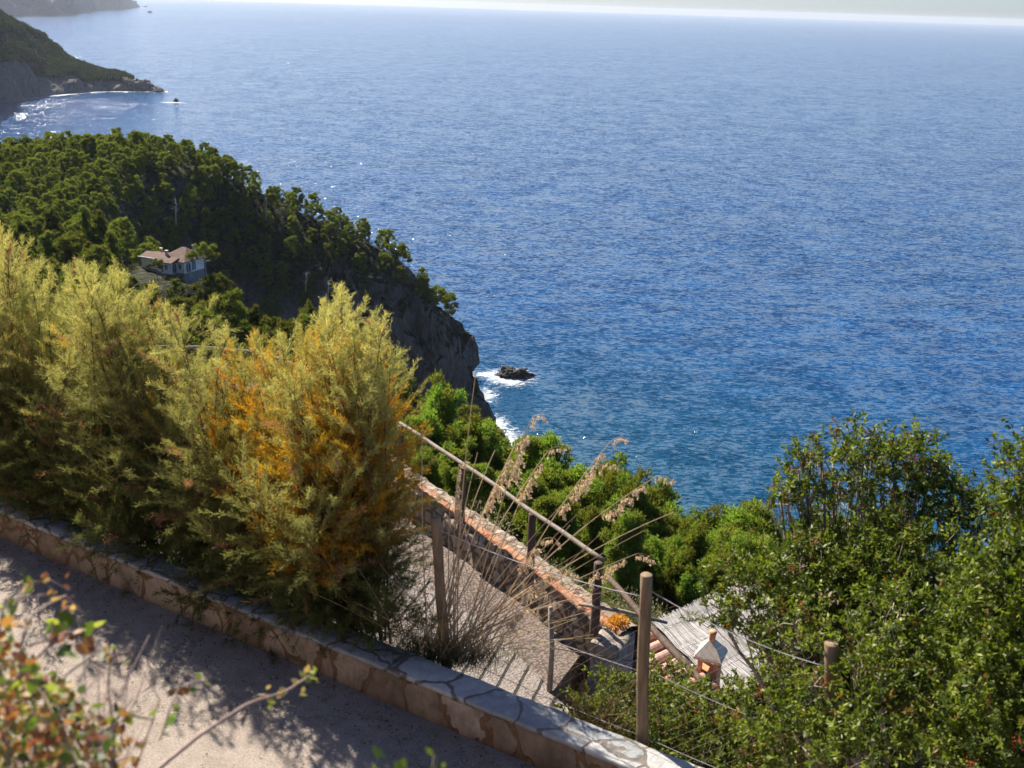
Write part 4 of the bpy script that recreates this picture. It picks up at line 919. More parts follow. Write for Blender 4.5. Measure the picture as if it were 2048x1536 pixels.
# two flat-topped pines by the villa and a slim bent one
for (px, py, d, var, sc_, lb) in [(409, 490, 256, VAR[5], .95, 'flat topped pine with a pale bare trunk at the right corner of the villa'), (352, 566, 244, VAR[0], .6, 'round bushy pine right below the front wall of the villa'), (298, 572, 243, VAR[1], .55, 'low spreading pine below the left wing of the villa'), (398, 588, 246, VAR[3], .6, 'pointed pine below the right corner of the villa'), (262, 556, 246, VAR[2], .6, 'pine hiding the far left end of the villa wing'), (312, 520, 250, VAR[5], .52, 'small open pine leaning in front of the villa at its left'),
                                  (905, 590, 398, VAR[5], .55, 'wind bent flat pine jutting from the upper cliff edge'), (900, 620, 396, VAR[5], .5, 'second wind bent pine just below the first on the cliff edge')]:
    T = P(px, py, d); H = var[1]; place_tree(T[0], T[1], T[2]-H*.95*sc_+.4, sc_, 1.0, var, lb, None)
def dead_tree(px, py, d, h, seed, label):
    T = P(px, py, d); base = (T[0], T[1], T[2]-h); e = empty('dead_tree', base); tag(e, label, 'dead tree'); rg = np.random.default_rng(seed); m = MB()
    m.tube([(0, 0, -1), (.2, 0, h*.4), (.5, .1, h*.75), (.3, 0, h)], [.2, .15, .1, .04], 6)
    m.build('trunk', M['palebark'], e, smooth=True); m = MB()
    for k in range(16):
        z = h*rg.uniform(.35, .97); a = rg.uniform(0, 6.28); L = rg.uniform(.6, 2.0); p = np.array([.35, 0, z]); q = p+np.array([math.cos(a)*L, math.sin(a)*L, L*rg.uniform(.2, .9)]); m.tube([p, (p+q)/2+rg.normal(size=3)*.15, q], [.06, .04, .015], 4, False)
    m.build('branches', M['palebark'], e)
for k, (px, py, d, h, lb) in enumerate([(348, 395, 330, 7, 'bare silvery dead pine on the hillside straight above the villa'), (655, 560, 372, 6, 'bare leaning dead tree in the dark hollow left of the cliff'), (530, 395, 405, 7, 'pale dead snag among dark pines near the dip of the crest'), (610, 545, 380, 6, 'thin leafless tree in the shadow below the rock outcrop')]):
    dead_tree(px, py, d, h, 90+k, lb)
# undergrowth between the trees
def scrub(name, x, y, size, nleaf, ll, cols, seed, label, cat, mat='needles'):
    rg = np.random.default_rng(seed); z = height(x, y); n_ = len(x); k = nleaf
    c = np.stack([x, y, z], 1); s = size*rg.uniform(.5, 1.1, n_)*(1+1.4*(rg.random(n_) < .15)); d = unit(rg.normal(size=(n_, k, 3))); d[..., 2] = np.abs(d[..., 2])*.8
    pts = c[:, None]+d*s[:, None, None]*rg.uniform(.5, 1, (n_, k, 1)); dd = unit(d+rg.normal(size=d.shape)*.5+np.array([0, 0, .3]))
    V, Fq = blades(pts.reshape(-1, 3), dd.reshape(-1, 3), ll*rg.uniform(.7, 1.3, n_*k), ll*.4, rg)
    pc = np.array(cols)[rg.integers(0, len(cols), n_)]*rg.uniform(.75, 1.25, (n_, 1)); C = np.repeat(np.repeat(pc, k, 0)*rg.uniform(.8, 1.2, (n_*k, 1)), 3, 0)
    return tag(link(name, mesh_np(name, V, Fq, M[mat], C)), label, cat, kind='stuff')
rg = np.random.default_rng(21); X = rg.uniform(-260, 20, 16000); Y = rg.uniform(110, 460, 16000); Z = height(X, Y); sl_ = np.hypot(height(X+.8, Y)-Z, height(X, Y+.8)-Z)/.8; pz = np.stack([X, Y, Z], 1); pxx, pyy, dz_ = proj(pz)
k = (coast_sd(X, Y) > 5) & (Z > SEA+10) & (pxx > -30) & (pxx < 990) & ((sl_ < 2.2) | (rg.random(16000) < .25)) & (np.hypot(X-VILLA[0]+2.5, Y-VILLA[1]-5.5) > 6.5)
scrub('undergrowth', X[k][:9000], Y[k][:9000], 1.5, 34, .5, [(.04, .055, .018), (.06, .07, .025), (.085, .085, .04)], 5, 'dark low scrub growing between the pines of the hill', 'undergrowth', 'farneedles')
# scrub on the slope below the parapet
n_ = 6500; X = rg.uniform(-30, 32, n_); Y = 10+62*rg.random(n_)**1.5; s_ = road_s(X, Y); k = (s_ > .5) & (s_ < 62) & ~((X > 1.4) & (X < 7) & (Y < 17.6) & (Y > 9))
scrub('slope_scrub', X[k], Y[k], .6, 150, .15, [(.17, .18, .09), (.22, .21, .13), (.12, .15, .05), (.26, .22, .15), (.09, .12, .04)], 6, 'grey green maquis scrub covering the slope under the handrail', 'scrub', 'farneedles')
# wood on the near headland across the bay
def headland_wood():
    rg = np.random.default_rng(31); nu, nv = 330, 70; G = Vh.reshape(nu, nv, 3); Vs = []; Cs = []
    cnt = 0
    for _ in range(9000):
        i = rg.integers(0, nu-1); j = rg.integers(8, 52); p = G[i, j]+(G[i+1, j+1]-G[i, j])*rg.random()
        hgt = p[2]-SEA; us_ = -90+423*i/(nu-1); lim = .24+.07*fbm((us_*.03, 2, 0), 1, 3)+(.9 if us_ > 262 else 0)+max(0, (us_-205)/150)
        if j/(nv-1)/.6 < lim or hgt < 14: continue
        w_ = rg.uniform(5, 9); h = w_*rg.uniform(.8, 1.25); k = 26; d = unit(rg.normal(size=(k, 3))); d[:, 2] = np.abs(d[:, 2])
        pts = p+d*np.array([w_/2, w_/2, h*.6])*rg.uniform(.6, 1, (k, 1))+np.array([0, 0, h*.25]); V, _ = blades(pts, unit(d+rg.normal(size=d.shape)*.5), rg.uniform(2, 3.6, k), 2.0, rg); Vs.append(V)
        Cs.append(np.repeat(np.array([[.026, .038, .014]])*rg.uniform(.7, 1.5)*rg.uniform(.8, 1.2, (k, 1)), 3, 0))
    V = np.concatenate(Vs); tag(link('headland_wood', mesh_np('headland_wood', V, np.arange(len(V)).reshape(-1, 3), M['farneedles'], np.concatenate(Cs))), 'dark pine wood covering the headland across the bay', 'wood', kind='stuff')
headland_wood()
# ================================================================ TAMARISKS BEHIND THE WALL
def rot_about(v, k, a):
    k = k/np.linalg.norm(k); return v*math.cos(a)+np.cross(k, v)*math.sin(a)+k*np.dot(k, v)*(1-math.cos(a))
ORANGE = [(P(640, 850, 8.6), .62), (P(600, 830, 8.6), .36), (P(690, 950, 8.2), .5), (P(640, 1000, 8.1), .4), (P(335, 780, 9.4), .16), (P(470, 850, 8.8), .22), (P(15, 700, 9.9), .34), (P(40, 830, 9.7), .2), (P(610, 1000, 8.2), .3), (P(760, 740, 9.2), .2), (P(300, 900, 9.3), .12)]
def tamarisk(root, tips, seed, label, nsub=24, ntw=30, spread=.75):
    rg = np.random.default_rng(seed); root = np.array(root); e = empty('tamarisk', tuple(root)); tag(e, label, 'shrub', 'tamarisks along the wall')
    st = MB(); Vs = []; Cs = []
    for ti, (T, thick) in enumerate(tips):
        T = np.array(T)-root; bl_ = rg.normal()*spread; b0 = np.array([dW[0]*bl_+rg.normal()*.04, dW[1]*bl_+rg.normal()*.05, -.05]); L = np.linalg.norm(T)
        c1 = b0+(T-b0)*.45+np.array([T[0]*.12, T[1]*.12, L*.08])+rg.normal(size=3)*.05; pts = []
        for i in range(17):
            t = i/16; pts.append((1-t)**2*b0+2*t*(1-t)*c1+t*t*T+np.array([mn.noise(Vector((ti, t*4, 1))), mn.noise(Vector((ti, 3, t*4))), 0])*.035*t)
        pts = np.array(pts); st.tube(pts, [(.010*thick)*(1-.92*i/16)+.0012 for i in range(17)], 5, False)
        for k in range(nsub):
            t = 1-(1-(k+rg.random())/nsub)**.8*.86 if k else 1.0; t = min(t, .995); q = t*16; i = int(q); f = q-i; p = pts[i]*(1-f)+pts[min(i+1, 16)]*f; ax = unit(pts[min(i+1, 16)]-pts[max(i-1, 0)])
            side = unit(np.cross(ax, rg.normal(size=3))); an = rg.uniform(.5, 1.2); d = ax*math.cos(an)+side*math.sin(an); BL = (.19+.46*(1-t)**.5)*rg.uniform(.55, 1.15)
            if t > .97: d = ax; BL = .16
            m_ = 7; bp = [p]; dd = d.copy()
            for s in range(m_): dd = unit(dd+np.array([0, 0, -.05+.09*t])+rg.normal(size=3)*.07); bp.append(bp[-1]+dd*BL/m_)
            bp = np.array(bp); st.tube(bp[:6], [.0022, .0019, .0016, .0013, .001, .0008], 3, False)
            wp = root+p; orange = 0
            for c_, r_ in ORANGE:
                dd_ = np.linalg.norm(wp+d*BL*.5-c_)/r_
                if dd_ < 1.35: orange = max(orange, 1.15-dd_*.62)
            n_ = int(ntw*(.55+BL*1.6)); tt = rg.uniform(.05, 1, n_)**.85; qi = tt*m_; ii = np.minimum(qi.astype(int), m_-1); ff = (qi-ii)[:, None]; base = bp[ii]*(1-ff)+bp[ii+1]*ff; ad = unit(bp[ii+1]-bp[ii])
            sd2 = unit(np.cross(ad, rg.normal(size=(n_, 3)))); a2 = rg.uniform(.3, .95, n_)[:, None]; tdv = unit(ad*np.cos(a2)+sd2*np.sin(a2)+np.array([0, 0, .12])); TL = rg.uniform(.04, .105, n_)*(1-.45*tt)
            g = rg.random()
            if rg.random() < orange*.76:
                col = np.array([.58, .27, .025])*(1-g)+np.array([.60, .42, .06])*g
            elif rg.random() < .05: col = np.array([.36, .20, .13])
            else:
                hz = np.clip((wp[2]+4.4)/2.3, 0, 1); col = (np.array([.07, .10, .032])*(1-g)+np.array([.12, .14, .048])*g)*(1-hz)+(np.array([.46, .46, .19])*(1-g)+np.array([.62, .57, .25])*g)*hz  # young tips paler; shade low in the hedge is also put into the colour
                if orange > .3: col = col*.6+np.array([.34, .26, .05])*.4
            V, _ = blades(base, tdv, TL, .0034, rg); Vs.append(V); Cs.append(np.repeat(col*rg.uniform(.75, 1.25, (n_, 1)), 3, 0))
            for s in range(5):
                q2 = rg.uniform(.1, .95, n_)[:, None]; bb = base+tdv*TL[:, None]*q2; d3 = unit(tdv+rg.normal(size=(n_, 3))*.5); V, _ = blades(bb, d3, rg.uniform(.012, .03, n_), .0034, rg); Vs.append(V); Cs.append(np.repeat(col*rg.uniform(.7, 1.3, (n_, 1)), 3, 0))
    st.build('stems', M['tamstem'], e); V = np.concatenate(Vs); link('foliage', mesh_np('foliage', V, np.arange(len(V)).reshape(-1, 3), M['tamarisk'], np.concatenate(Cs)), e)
def tips_for(root, lst, rg, nfill, xr, yr):
    out = []; hd0 = math.hypot(root[0], root[1])
    for (px, py, th) in lst:
        r_ = ray(px, py+34); out.append((r_/np.hypot(r_[0], r_[1])*(hd0+rg.uniform(-.5, .6)), th))
    for _ in range(nfill):
        px = rg.uniform(*xr); py = yr[0](px)+rg.uniform(20, yr[1])*rg.random()**1.0+5; r_ = ray(px, py); k_ = min(1, (py-yr[0](px))/400); out.append((r_/np.hypot(r_[0], r_[1])*(hd0+rg.uniform(-.35-.75*k_, .8-.8*k_)), .8))
    for _ in range(22):
        k_ = rg.normal()*.55; h_ = rg.uniform(.25, 1.0); out.append((np.array([root[0]+dW[0]*k_+nW[0]*rg.uniform(-.2, .38), root[1]+dW[1]*k_+nW[1]*rg.uniform(-.2, .38), root[2]+h_]), .6))
    return out
topx = [-200, 0, 60, 110, 160, 230, 290, 350, 420, 480, 540, 600, 640, 680, 715, 745, 765, 785, 800, 830]
topy = [430, 470, 505, 550, 545, 545, 590, 640, 640, 680, 705, 680, 640, 600, 650, 640, 680, 730, 850, 960]
def top(px): return float(np.interp(px, topx, topy))
rgt = np.random.default_rng(3)
for k, (t, lst, fill, xr, depth, lab) in enumerate([
    (-5.6, [(-60, 440, 1), (20, 455, 1), (70, 500, 1)], 34, (-190, 60), 620, 'tall feathery tamarisk with orange patches at the left end of the row'),
    (-4.1, [(100, 545, 1), (150, 520, 1), (5, 520, 1), (175, 540, 1), (55, 560, 1)], 44, (-60, 280), 640, 'wide grey green tamarisk, second from the left behind the wall'),
    (-2.9, [(225, 520, 1), (240, 545, 1), (290, 600, 1), (345, 640, 1), (415, 590, .9), (180, 570, 1)], 52, (130, 480), 660, 'tall pale green tamarisk in the middle of the row with long upright plumes'),
    (-1.7, [(450, 650, 1), (500, 660, 1), (540, 700, 1), (590, 670, 1)], 50, (340, 640), 640, 'low rounded tamarisk streaked with orange beside the golden one'),
    (-.55, [(682, 578, 1.1), (668, 612, 1), (700, 640, 1), (764, 632, 1), (640, 660, 1), (780, 690, .8), (800, 760, .8), (730, 700, 1)], 66, (500, 775), 470, 'golden orange tamarisk at the right end of the row with two tall tips')]):
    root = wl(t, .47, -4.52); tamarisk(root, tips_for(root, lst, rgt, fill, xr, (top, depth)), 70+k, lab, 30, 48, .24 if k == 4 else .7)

# ================================================================ MASTIC BUSHES ON THE RIGHT
def ovals(Pn, D, L, W, rg, cup=.15):
    n_ = len(Pn); r = rg.normal(size=(n_, 3))+np.array([0, 0, .0]); s = unit(np.cross(D, r)); nn_ = np.cross(D, s); L = np.broadcast_to(L, (n_,))[:, None]; W = np.broadcast_to(W, (n_,))[:, None]
    prof = [(0, .0, 0), (.3, .46, cup), (.62, .44, cup), (1, 0, 0), (.62, -.44, cup), (.3, -.46, cup)]
    V = np.stack([Pn+D*L*a+s*W*b_+nn_*W*c for a, b_, c in prof], 1).reshape(-1, 3); return V, np.arange(6*n_).reshape(n_, 6)
def mastic(root, clusters, seed, label, dens=1.0, red=.05, group=None):
    rg = np.random.default_rng(seed); root = np.array(root); e = empty('mastic_bush', tuple(root)); tag(e, label, 'bush', group); st = MB(); Vs = []; Cs = []; Bv = []; 
    for ci, (px, py, d, r) in enumerate(clusters):
        c = P(px, py, d)-root; L = np.linalg.norm(c); mid = c*.45+np.array([c[0]*.1, c[1]*.05, -.08*L])+rg.normal(size=3)*.08
        if mid[2] < .05: mid[2] = .05
        b0 = rg.normal(size=3)*np.array([.12, .06, 0]); pts = [(1-t)**2*b0+2*t*(1-t)*mid+t*t*c+np.array([mn.noise(Vector((ci, t*5, 1))), mn.noise(Vector((ci, 3, t*5))), mn.noise(Vector((9, ci, t*5)))])*.07*math.sin(t*PI) for t in np.linspace(0, 1, 12)]
        st.tube(pts, [.020*(1-.75*i/11)+.003 for i in range(12)], 6, False)
        nb = int(7+r*30); 
        for k in range(nb):
            dv = unit(rg.normal(size=3)+np.array([0, 0, .35])); q0 = pts[rg.integers(7, 12)]; q1 = c+dv*r*rg.uniform(.75, 1.05); m1 = (q0+q1)/2+rg.normal(size=3)*.03; st.tube([q0, m1, q1], [.0055, .0038, .002], 4, False)
        n_ = int(150*dens*(r/.3)**2*1.25); d0 = unit(rg.normal(size=(n_, 3))+np.array([0, 0, .15])); lump = 1+.75*np.array([mn.noise(Vector(q*1.9)+Vector((seed+ci*2.3, 0, 0))) for q in d0]); sp0 = c+d0*(r*lump*rg.uniform(.25, 1.0, n_)**.6)[:, None]
        sdv = unit(d0*.8+rg.normal(size=(n_, 3))*.45+np.array([0, 0, .4])); nl = 17; SL = rg.uniform(.07, .13, n_)
        tt = np.tile(np.linspace(.05, 1, nl), (n_, 1)); base = sp0[:, None]+sdv[:, None]*(tt*SL[:, None])[..., None]; ld = unit(sdv[:, None]*.55+unit(rg.normal(size=(n_, nl, 3)))*1.0)
        base = base.reshape(-1, 3); ld = ld.reshape(-1, 3); V, _ = ovals(base, ld, rg.uniform(.022, .046, len(base)), rg.uniform(.011, .018, len(base)), rg); Vs.append(V)
        g = rg.random((n_, 1)); col = np.array([.045, .070, .012])*(1-g)+np.array([.22, .25, .042])*g; isr = (rg.random((n_, 1)) < red); col = np.where(isr, np.array([.16, .10, .035]), col)
        cc = np.repeat(col, nl, 0)*rg.uniform(.7, 1.3, (n_*nl, 1)); rr_ = rg.random((n_*nl, 1)); cc = np.where(rr_ < .012, np.array([.26, .07, .025]), cc); Cs.append(np.repeat(cc, 6, 0))
        nbz = int(1+r*3)
        for k in range(nbz):   # red berry bunches
            p = c+unit(rg.normal(size=3)+np.array([0, -.6, .4]))*r*.97
            for q in range(16): Bv.append(p+rg.normal(size=3)*np.array([.014, .014, .02]))
    Bv = np.array(Bv); 
    for q in range(2):
        V, _ = ovals(Bv, unit(rg.normal(size=Bv.shape)), .011, .009, rg); Vs.append(V); Cs.append(np.repeat(np.array([[.34, .07, .05]])*rg.uniform(.6, 1.2, (len(Bv), 1)), 6, 0))
    st.build('branches', M['stem'], e, smooth=True); V = np.concatenate(Vs); link('leaves', mesh_np('leaves', V, np.arange(len(V)).reshape(-1, 6), M['gloss_leaf'], np.concatenate(Cs)), e)

mastic(P(1745, 1640, 8.0), [(1725, 925, 8.3, .25), (1665, 950, 8.2, .24), (1790, 935, 8.3, .25), (1838, 925, 8.3, .20), (1850, 985, 8.4, .22), (1620, 1000, 8.0, .13), (1575, 1010, 8.0, .13), (1560, 985, 8.0, .09), (1603, 915, 8.1, .08), (1598, 950, 8.1, .09), (1637, 885, 8.2, .05),
    (1700, 1030, 8.5, .20), (1780, 1040, 8.5, .18), (1900, 1040, 8.4, .28), (1925, 1000, 8.3, .12), (1960, 1060, 8.2, .26), (1680, 1130, 8.0, .30), (1600, 1130, 7.8, .28), (1560, 1175, 7.7, .32), (1490, 1190, 7.6, .24), (1440, 1220, 7.5, .15), (1760, 1130, 8.0, .34), (1860, 1140, 8.0, .34),
    (1640, 1230, 7.9, .38), (1740, 1240, 8.0, .4), (1850, 1260, 8.0, .42), (1560, 1280, 7.8, .2), (1600, 1340, 8.1, .3), (1700, 1360, 8.2, .4), (1820, 1390, 8.1, .42), (1540, 1400, 8.0, .2), (1620, 1460, 8.0, .32), (1730, 1480, 8.0, .38), (1860, 1500, 7.9, .4), (1580, 1530, 7.8, .25), (1680, 1560, 7.8, .3), (1590, 1420, 6.7, .22), (1530, 1480, 6.7, .22), (1610, 1500, 6.5, .2), (1590, 1250, 7.1, .2), (1720, 1330, 6.6, .22), (1745, 1440, 6.5, .24), (1700, 1530, 6.3, .2), (1630, 1370, 6.4, .07), (1780, 1250, 6.9, .25)],
    5, 'big mastic bush with glossy leaves and red berries rising behind the last fence post', .85)
mastic(P(2060, 1640, 6.6), [(2050, 975, 7.0, .2), (2085, 950, 7.0, .26), (2080, 1060, 6.9, .25), (2060, 1160, 6.8, .35), (1990, 1180, 6.9, .28), (1960, 1290, 6.9, .30), (2040, 1300, 6.7, .38), (2000, 1420, 6.6, .36), (1930, 1440, 6.8, .28), (2050, 1500, 6.5, .36), (1960, 1540, 6.5, .33), (2100, 1250, 6.8, .4), (2120, 1400, 6.7, .4)],
    6, 'dark mastic bush cut off by the right edge, nearest on that side', .95, .02)
mastic(P(1290, 1560, 8.3), [(1185, 1425, 8.4, .17), (1235, 1400, 8.6, .20), (1215, 1465, 8.3, .22), (1280, 1425, 8.5, .22), (1340, 1400, 8.5, .22), (1335, 1370, 8.6, .14), (1385, 1440, 8.4, .17), (1440, 1450, 8.2, .26), (1370, 1470, 8.2, .30), (1300, 1490, 8.1, .28), (1480, 1500, 8.0, .3), (1400, 1535, 7.9, .3), (1330, 1550, 7.9, .25), (1500, 1420, 8.1, .2), (1530, 1480, 8.0, .25)],
    7, 'low bright green mastic bush behind the wall at the middle fence post', 1.15, .03)

# ================================================================ DRY PLUME GRASS
def grass():
    rg = np.random.default_rng(17); root = np.array(PZ(840, 1262, -4.52)); root = np.array(wl(.55, .46, -4.52)); e = empty('plume_grass', tuple(root)); tag(e, 'tall tussock of dry grass with straw coloured drooping plumes by the left fence post', 'grass tussock')
    st = MB(); Sp = []; Sd = []; hd0 = math.hypot(root[0], root[1])
    def W_(px, py, off=0): r_ = ray(px, py); return r_/np.hypot(r_[0], r_[1])*(hd0+off)-root
    stems = [(1060, 842, 1, -.35), (952, 742, 0, -.2), (1348, 1024, 0, .1), (1312, 953, 1, .0), (1222, 882, 1, .1), (1200, 932, 1, .2), (1095, 903, 1, .3), (1084, 1080, 1, -.2), (1272, 1108, 1, .1), (1120, 1140, 1, -.3), (1050, 1218, 1, -.4), (915, 950, 1, .2), (1155, 1028, 0, .2), (1000, 950, 1, .4), (1140, 1050, 0, 0), (1210, 1060, 0, .3),
             (845, 855, 0, .1), (990, 900, 0, .3), (955, 905, 0, .2), (1030, 890, 1, .5), (1190, 1160, 0, .1), (1240, 1180, 0, .0), (1110, 1240, 0, -.2), (1080, 1300, 0, -.3), (1290, 1060, 0, .3), (1170, 1100, 0, .4), (1020, 1050, 0, 0), (960, 1000, 0, .3), (1060, 960, 0, .3), (900, 1000, 0, .1), (1000, 1150, 0, -.2), (1150, 1200, 0, 0), (1085, 1190, 0, -.1), (930, 930, 0, .4)]
    for si, (px, py, pan, off) in enumerate(stems):
        T = W_(px, py, off); b0 = np.array([rg.normal()*.10, rg.normal()*.04, 0]); L = np.linalg.norm(T-b0); c1 = b0+(T-b0)*.5+np.array([-.04, 0, .10*L*rg.uniform(.4, 1.2)])
        n_ = 18; pts = [(1-t)**2*b0+2*t*(1-t)*c1+t*t*T for t in np.linspace(0, 1, n_)]
        k = .9 if L > 1.2 else .7; st.tube(pts, [.0048*k*(1-.6*i/(n_-1))+.0008 for i in range(n_)], 4, False, (.66, .54, .38))
        if pan:
            ax = unit(pts[-1]-pts[-3]); hook = [pts[-1]]; dd = ax.copy()
            for s in range(5): dd = unit(dd+np.array([.05, 0, -.28])); hook.append(hook[-1]+dd*.025)
            st.tube(hook, .0012, 3, False, (.55, .42, .28))
            nsp = 30; 
            for s in range(nsp):
                t = .76+.24*s/nsp; i = t*(n_-1); a = int(i); p = pts[a]*(1-(i-a))+pts[min(a+1, n_-1)]*(i-a) if s < nsp-6 else np.array(hook[min(5, s-(nsp-6))]); hang = rg.uniform(.012, .055)*(1.3-.5*s/nsp)
                dn = unit(np.array([.25, 0, -1])+rg.normal(size=3)*.18); 
                if s < nsp*.55: hang *= 1.6
                st.tube([p, p+dn*hang], .0008, 3, False, (.5, .4, .26))
                for q in range(18): Sp.append(p+dn*hang*rg.uniform(.45, 1.15)+rg.normal(size=3)*.004); Sd.append(unit(dn+rg.normal(size=3)*.35+np.array([.15, 0, 0])))
    # shorter dry stalks fanning from the base
    for k in range(110):
        an = rg.uniform(-.75, 1.15); L = rg.uniform(.35, 1.15); d = unit(np.array([math.sin(an), rg.normal()*.25, math.cos(an)*.9])); b0 = np.array([rg.normal()*.16, rg.normal()*.05, 0]); pts = [b0+d*L*t+np.array([math.sin(an)*.1, 0, -.12])*L*t*t for t in np.linspace(0, 1, 7)]
        st.tube(pts, [.0024*(1-.7*i/6)+.0004 for i in range(7)], 3, False, (.48+.14*rg.random(), .34+.12*rg.random(), .18+.08*rg.random()))
    st.build('stalks', M['dry'], e, cols=True)
    V, Fq = quads(np.array(Sp), np.array(Sd), rg.uniform(.014, .028, len(Sp)), .0085, rg); g = rg.random((len(V)//4, 1)); C = np.repeat(np.array([.74, .58, .40])*(1-g)+np.array([.88, .76, .58])*g, 4, 0); link('plumes', mesh_np('plumes', V, Fq, M['dry'], C), e)
    V = []; Fq = []; C = []
    for k in range(1300):   # green basal leaves arching out, some hanging over the wall
        an = rg.uniform(0, 2*PI); L = rg.uniform(.25, .75); el = rg.uniform(.35, 1.45); d = np.array([math.cos(an)*math.cos(el), math.sin(an)*math.cos(el)*.8, math.sin(el)]); b0 = np.array([rg.normal()*.26-.12, rg.normal()*.07, 0]); w_ = .0035; s = unit(np.cross(d, np.array([0, 0, 1.])+rg.normal(size=3)*.3)); i0 = len(V); droop = rg.uniform(.3, 1.0)
        for q in range(7): t = q/6; c = b0+d*L*t+np.array([0, 0, -1])*droop*L*t*t*.75; V += [c-s*w_*(1-t*.9)/2, c+s*w_*(1-t*.9)/2]
        for q in range(6): Fq.append((i0+2*q, i0+2*q+1, i0+2*q+3, i0+2*q+2))
        col = np.array([.045, .065, .018])*rg.uniform(.6, 1.6) if rg.random() < .7 else np.array([.16, .13, .05])*rg.uniform(.6, 1.4); C += [col]*14
    link('leaf_blades', mesh_np('leaf_blades', V, Fq, M['dry'], np.array(C)), e)
grass()
# tangled dry twigs under the golden tamarisk and beyond the left post
def twigs(name, root, n, L0, L1, spread, seed, label, col, cat='shrub'):
    rg = np.random.default_rng(seed); e = empty(name, tuple(root)); tag(e, label, cat); st = MB()
    for k in range(n):
        b0 = np.array([rg.normal()*spread, rg.normal()*.06, 0]); an = rg.uniform(-1.1, 1.1); L = rg.uniform(L0, L1); d = unit(np.array([math.sin(an), rg.normal()*.35, math.cos(an)])); pts = [b0]; dd = d
        for s in range(6): dd = unit(dd+rg.normal(size=3)*.16); pts.append(pts[-1]+dd*L/6)
        c = tuple(np.array(col)*rg.uniform(.6, 1.4)); st.tube(pts, [.0035*(1-.8*i/6)+.0005 for i in range(7)], 3, False, c)
        for s in range(4): i = rg.integers(2, 7); d2 = unit(dd+rg.normal(size=3)*.7); st.tube([pts[i], pts[i]+d2*L*.12, pts[i]+d2*L*.2+np.array([0, 0, .02])], [.0015, .001, .0005], 3, False, c)
    st.build('twigs', M['dry'], e, cols=True); return e
twigs('dry_shrub', wl(-.30, .42, -4.55), 80, .3, .8, .3, 3, 'tangle of dark dry twigs at the foot of the golden tamarisk', (.13, .08, .04))
twigs('dry_shrub', wl(1.75, .44, -4.6), 80, .2, .55, .16, 4, 'fine brown twiggy shrub just right of the left fence post', (.20, .13, .06))

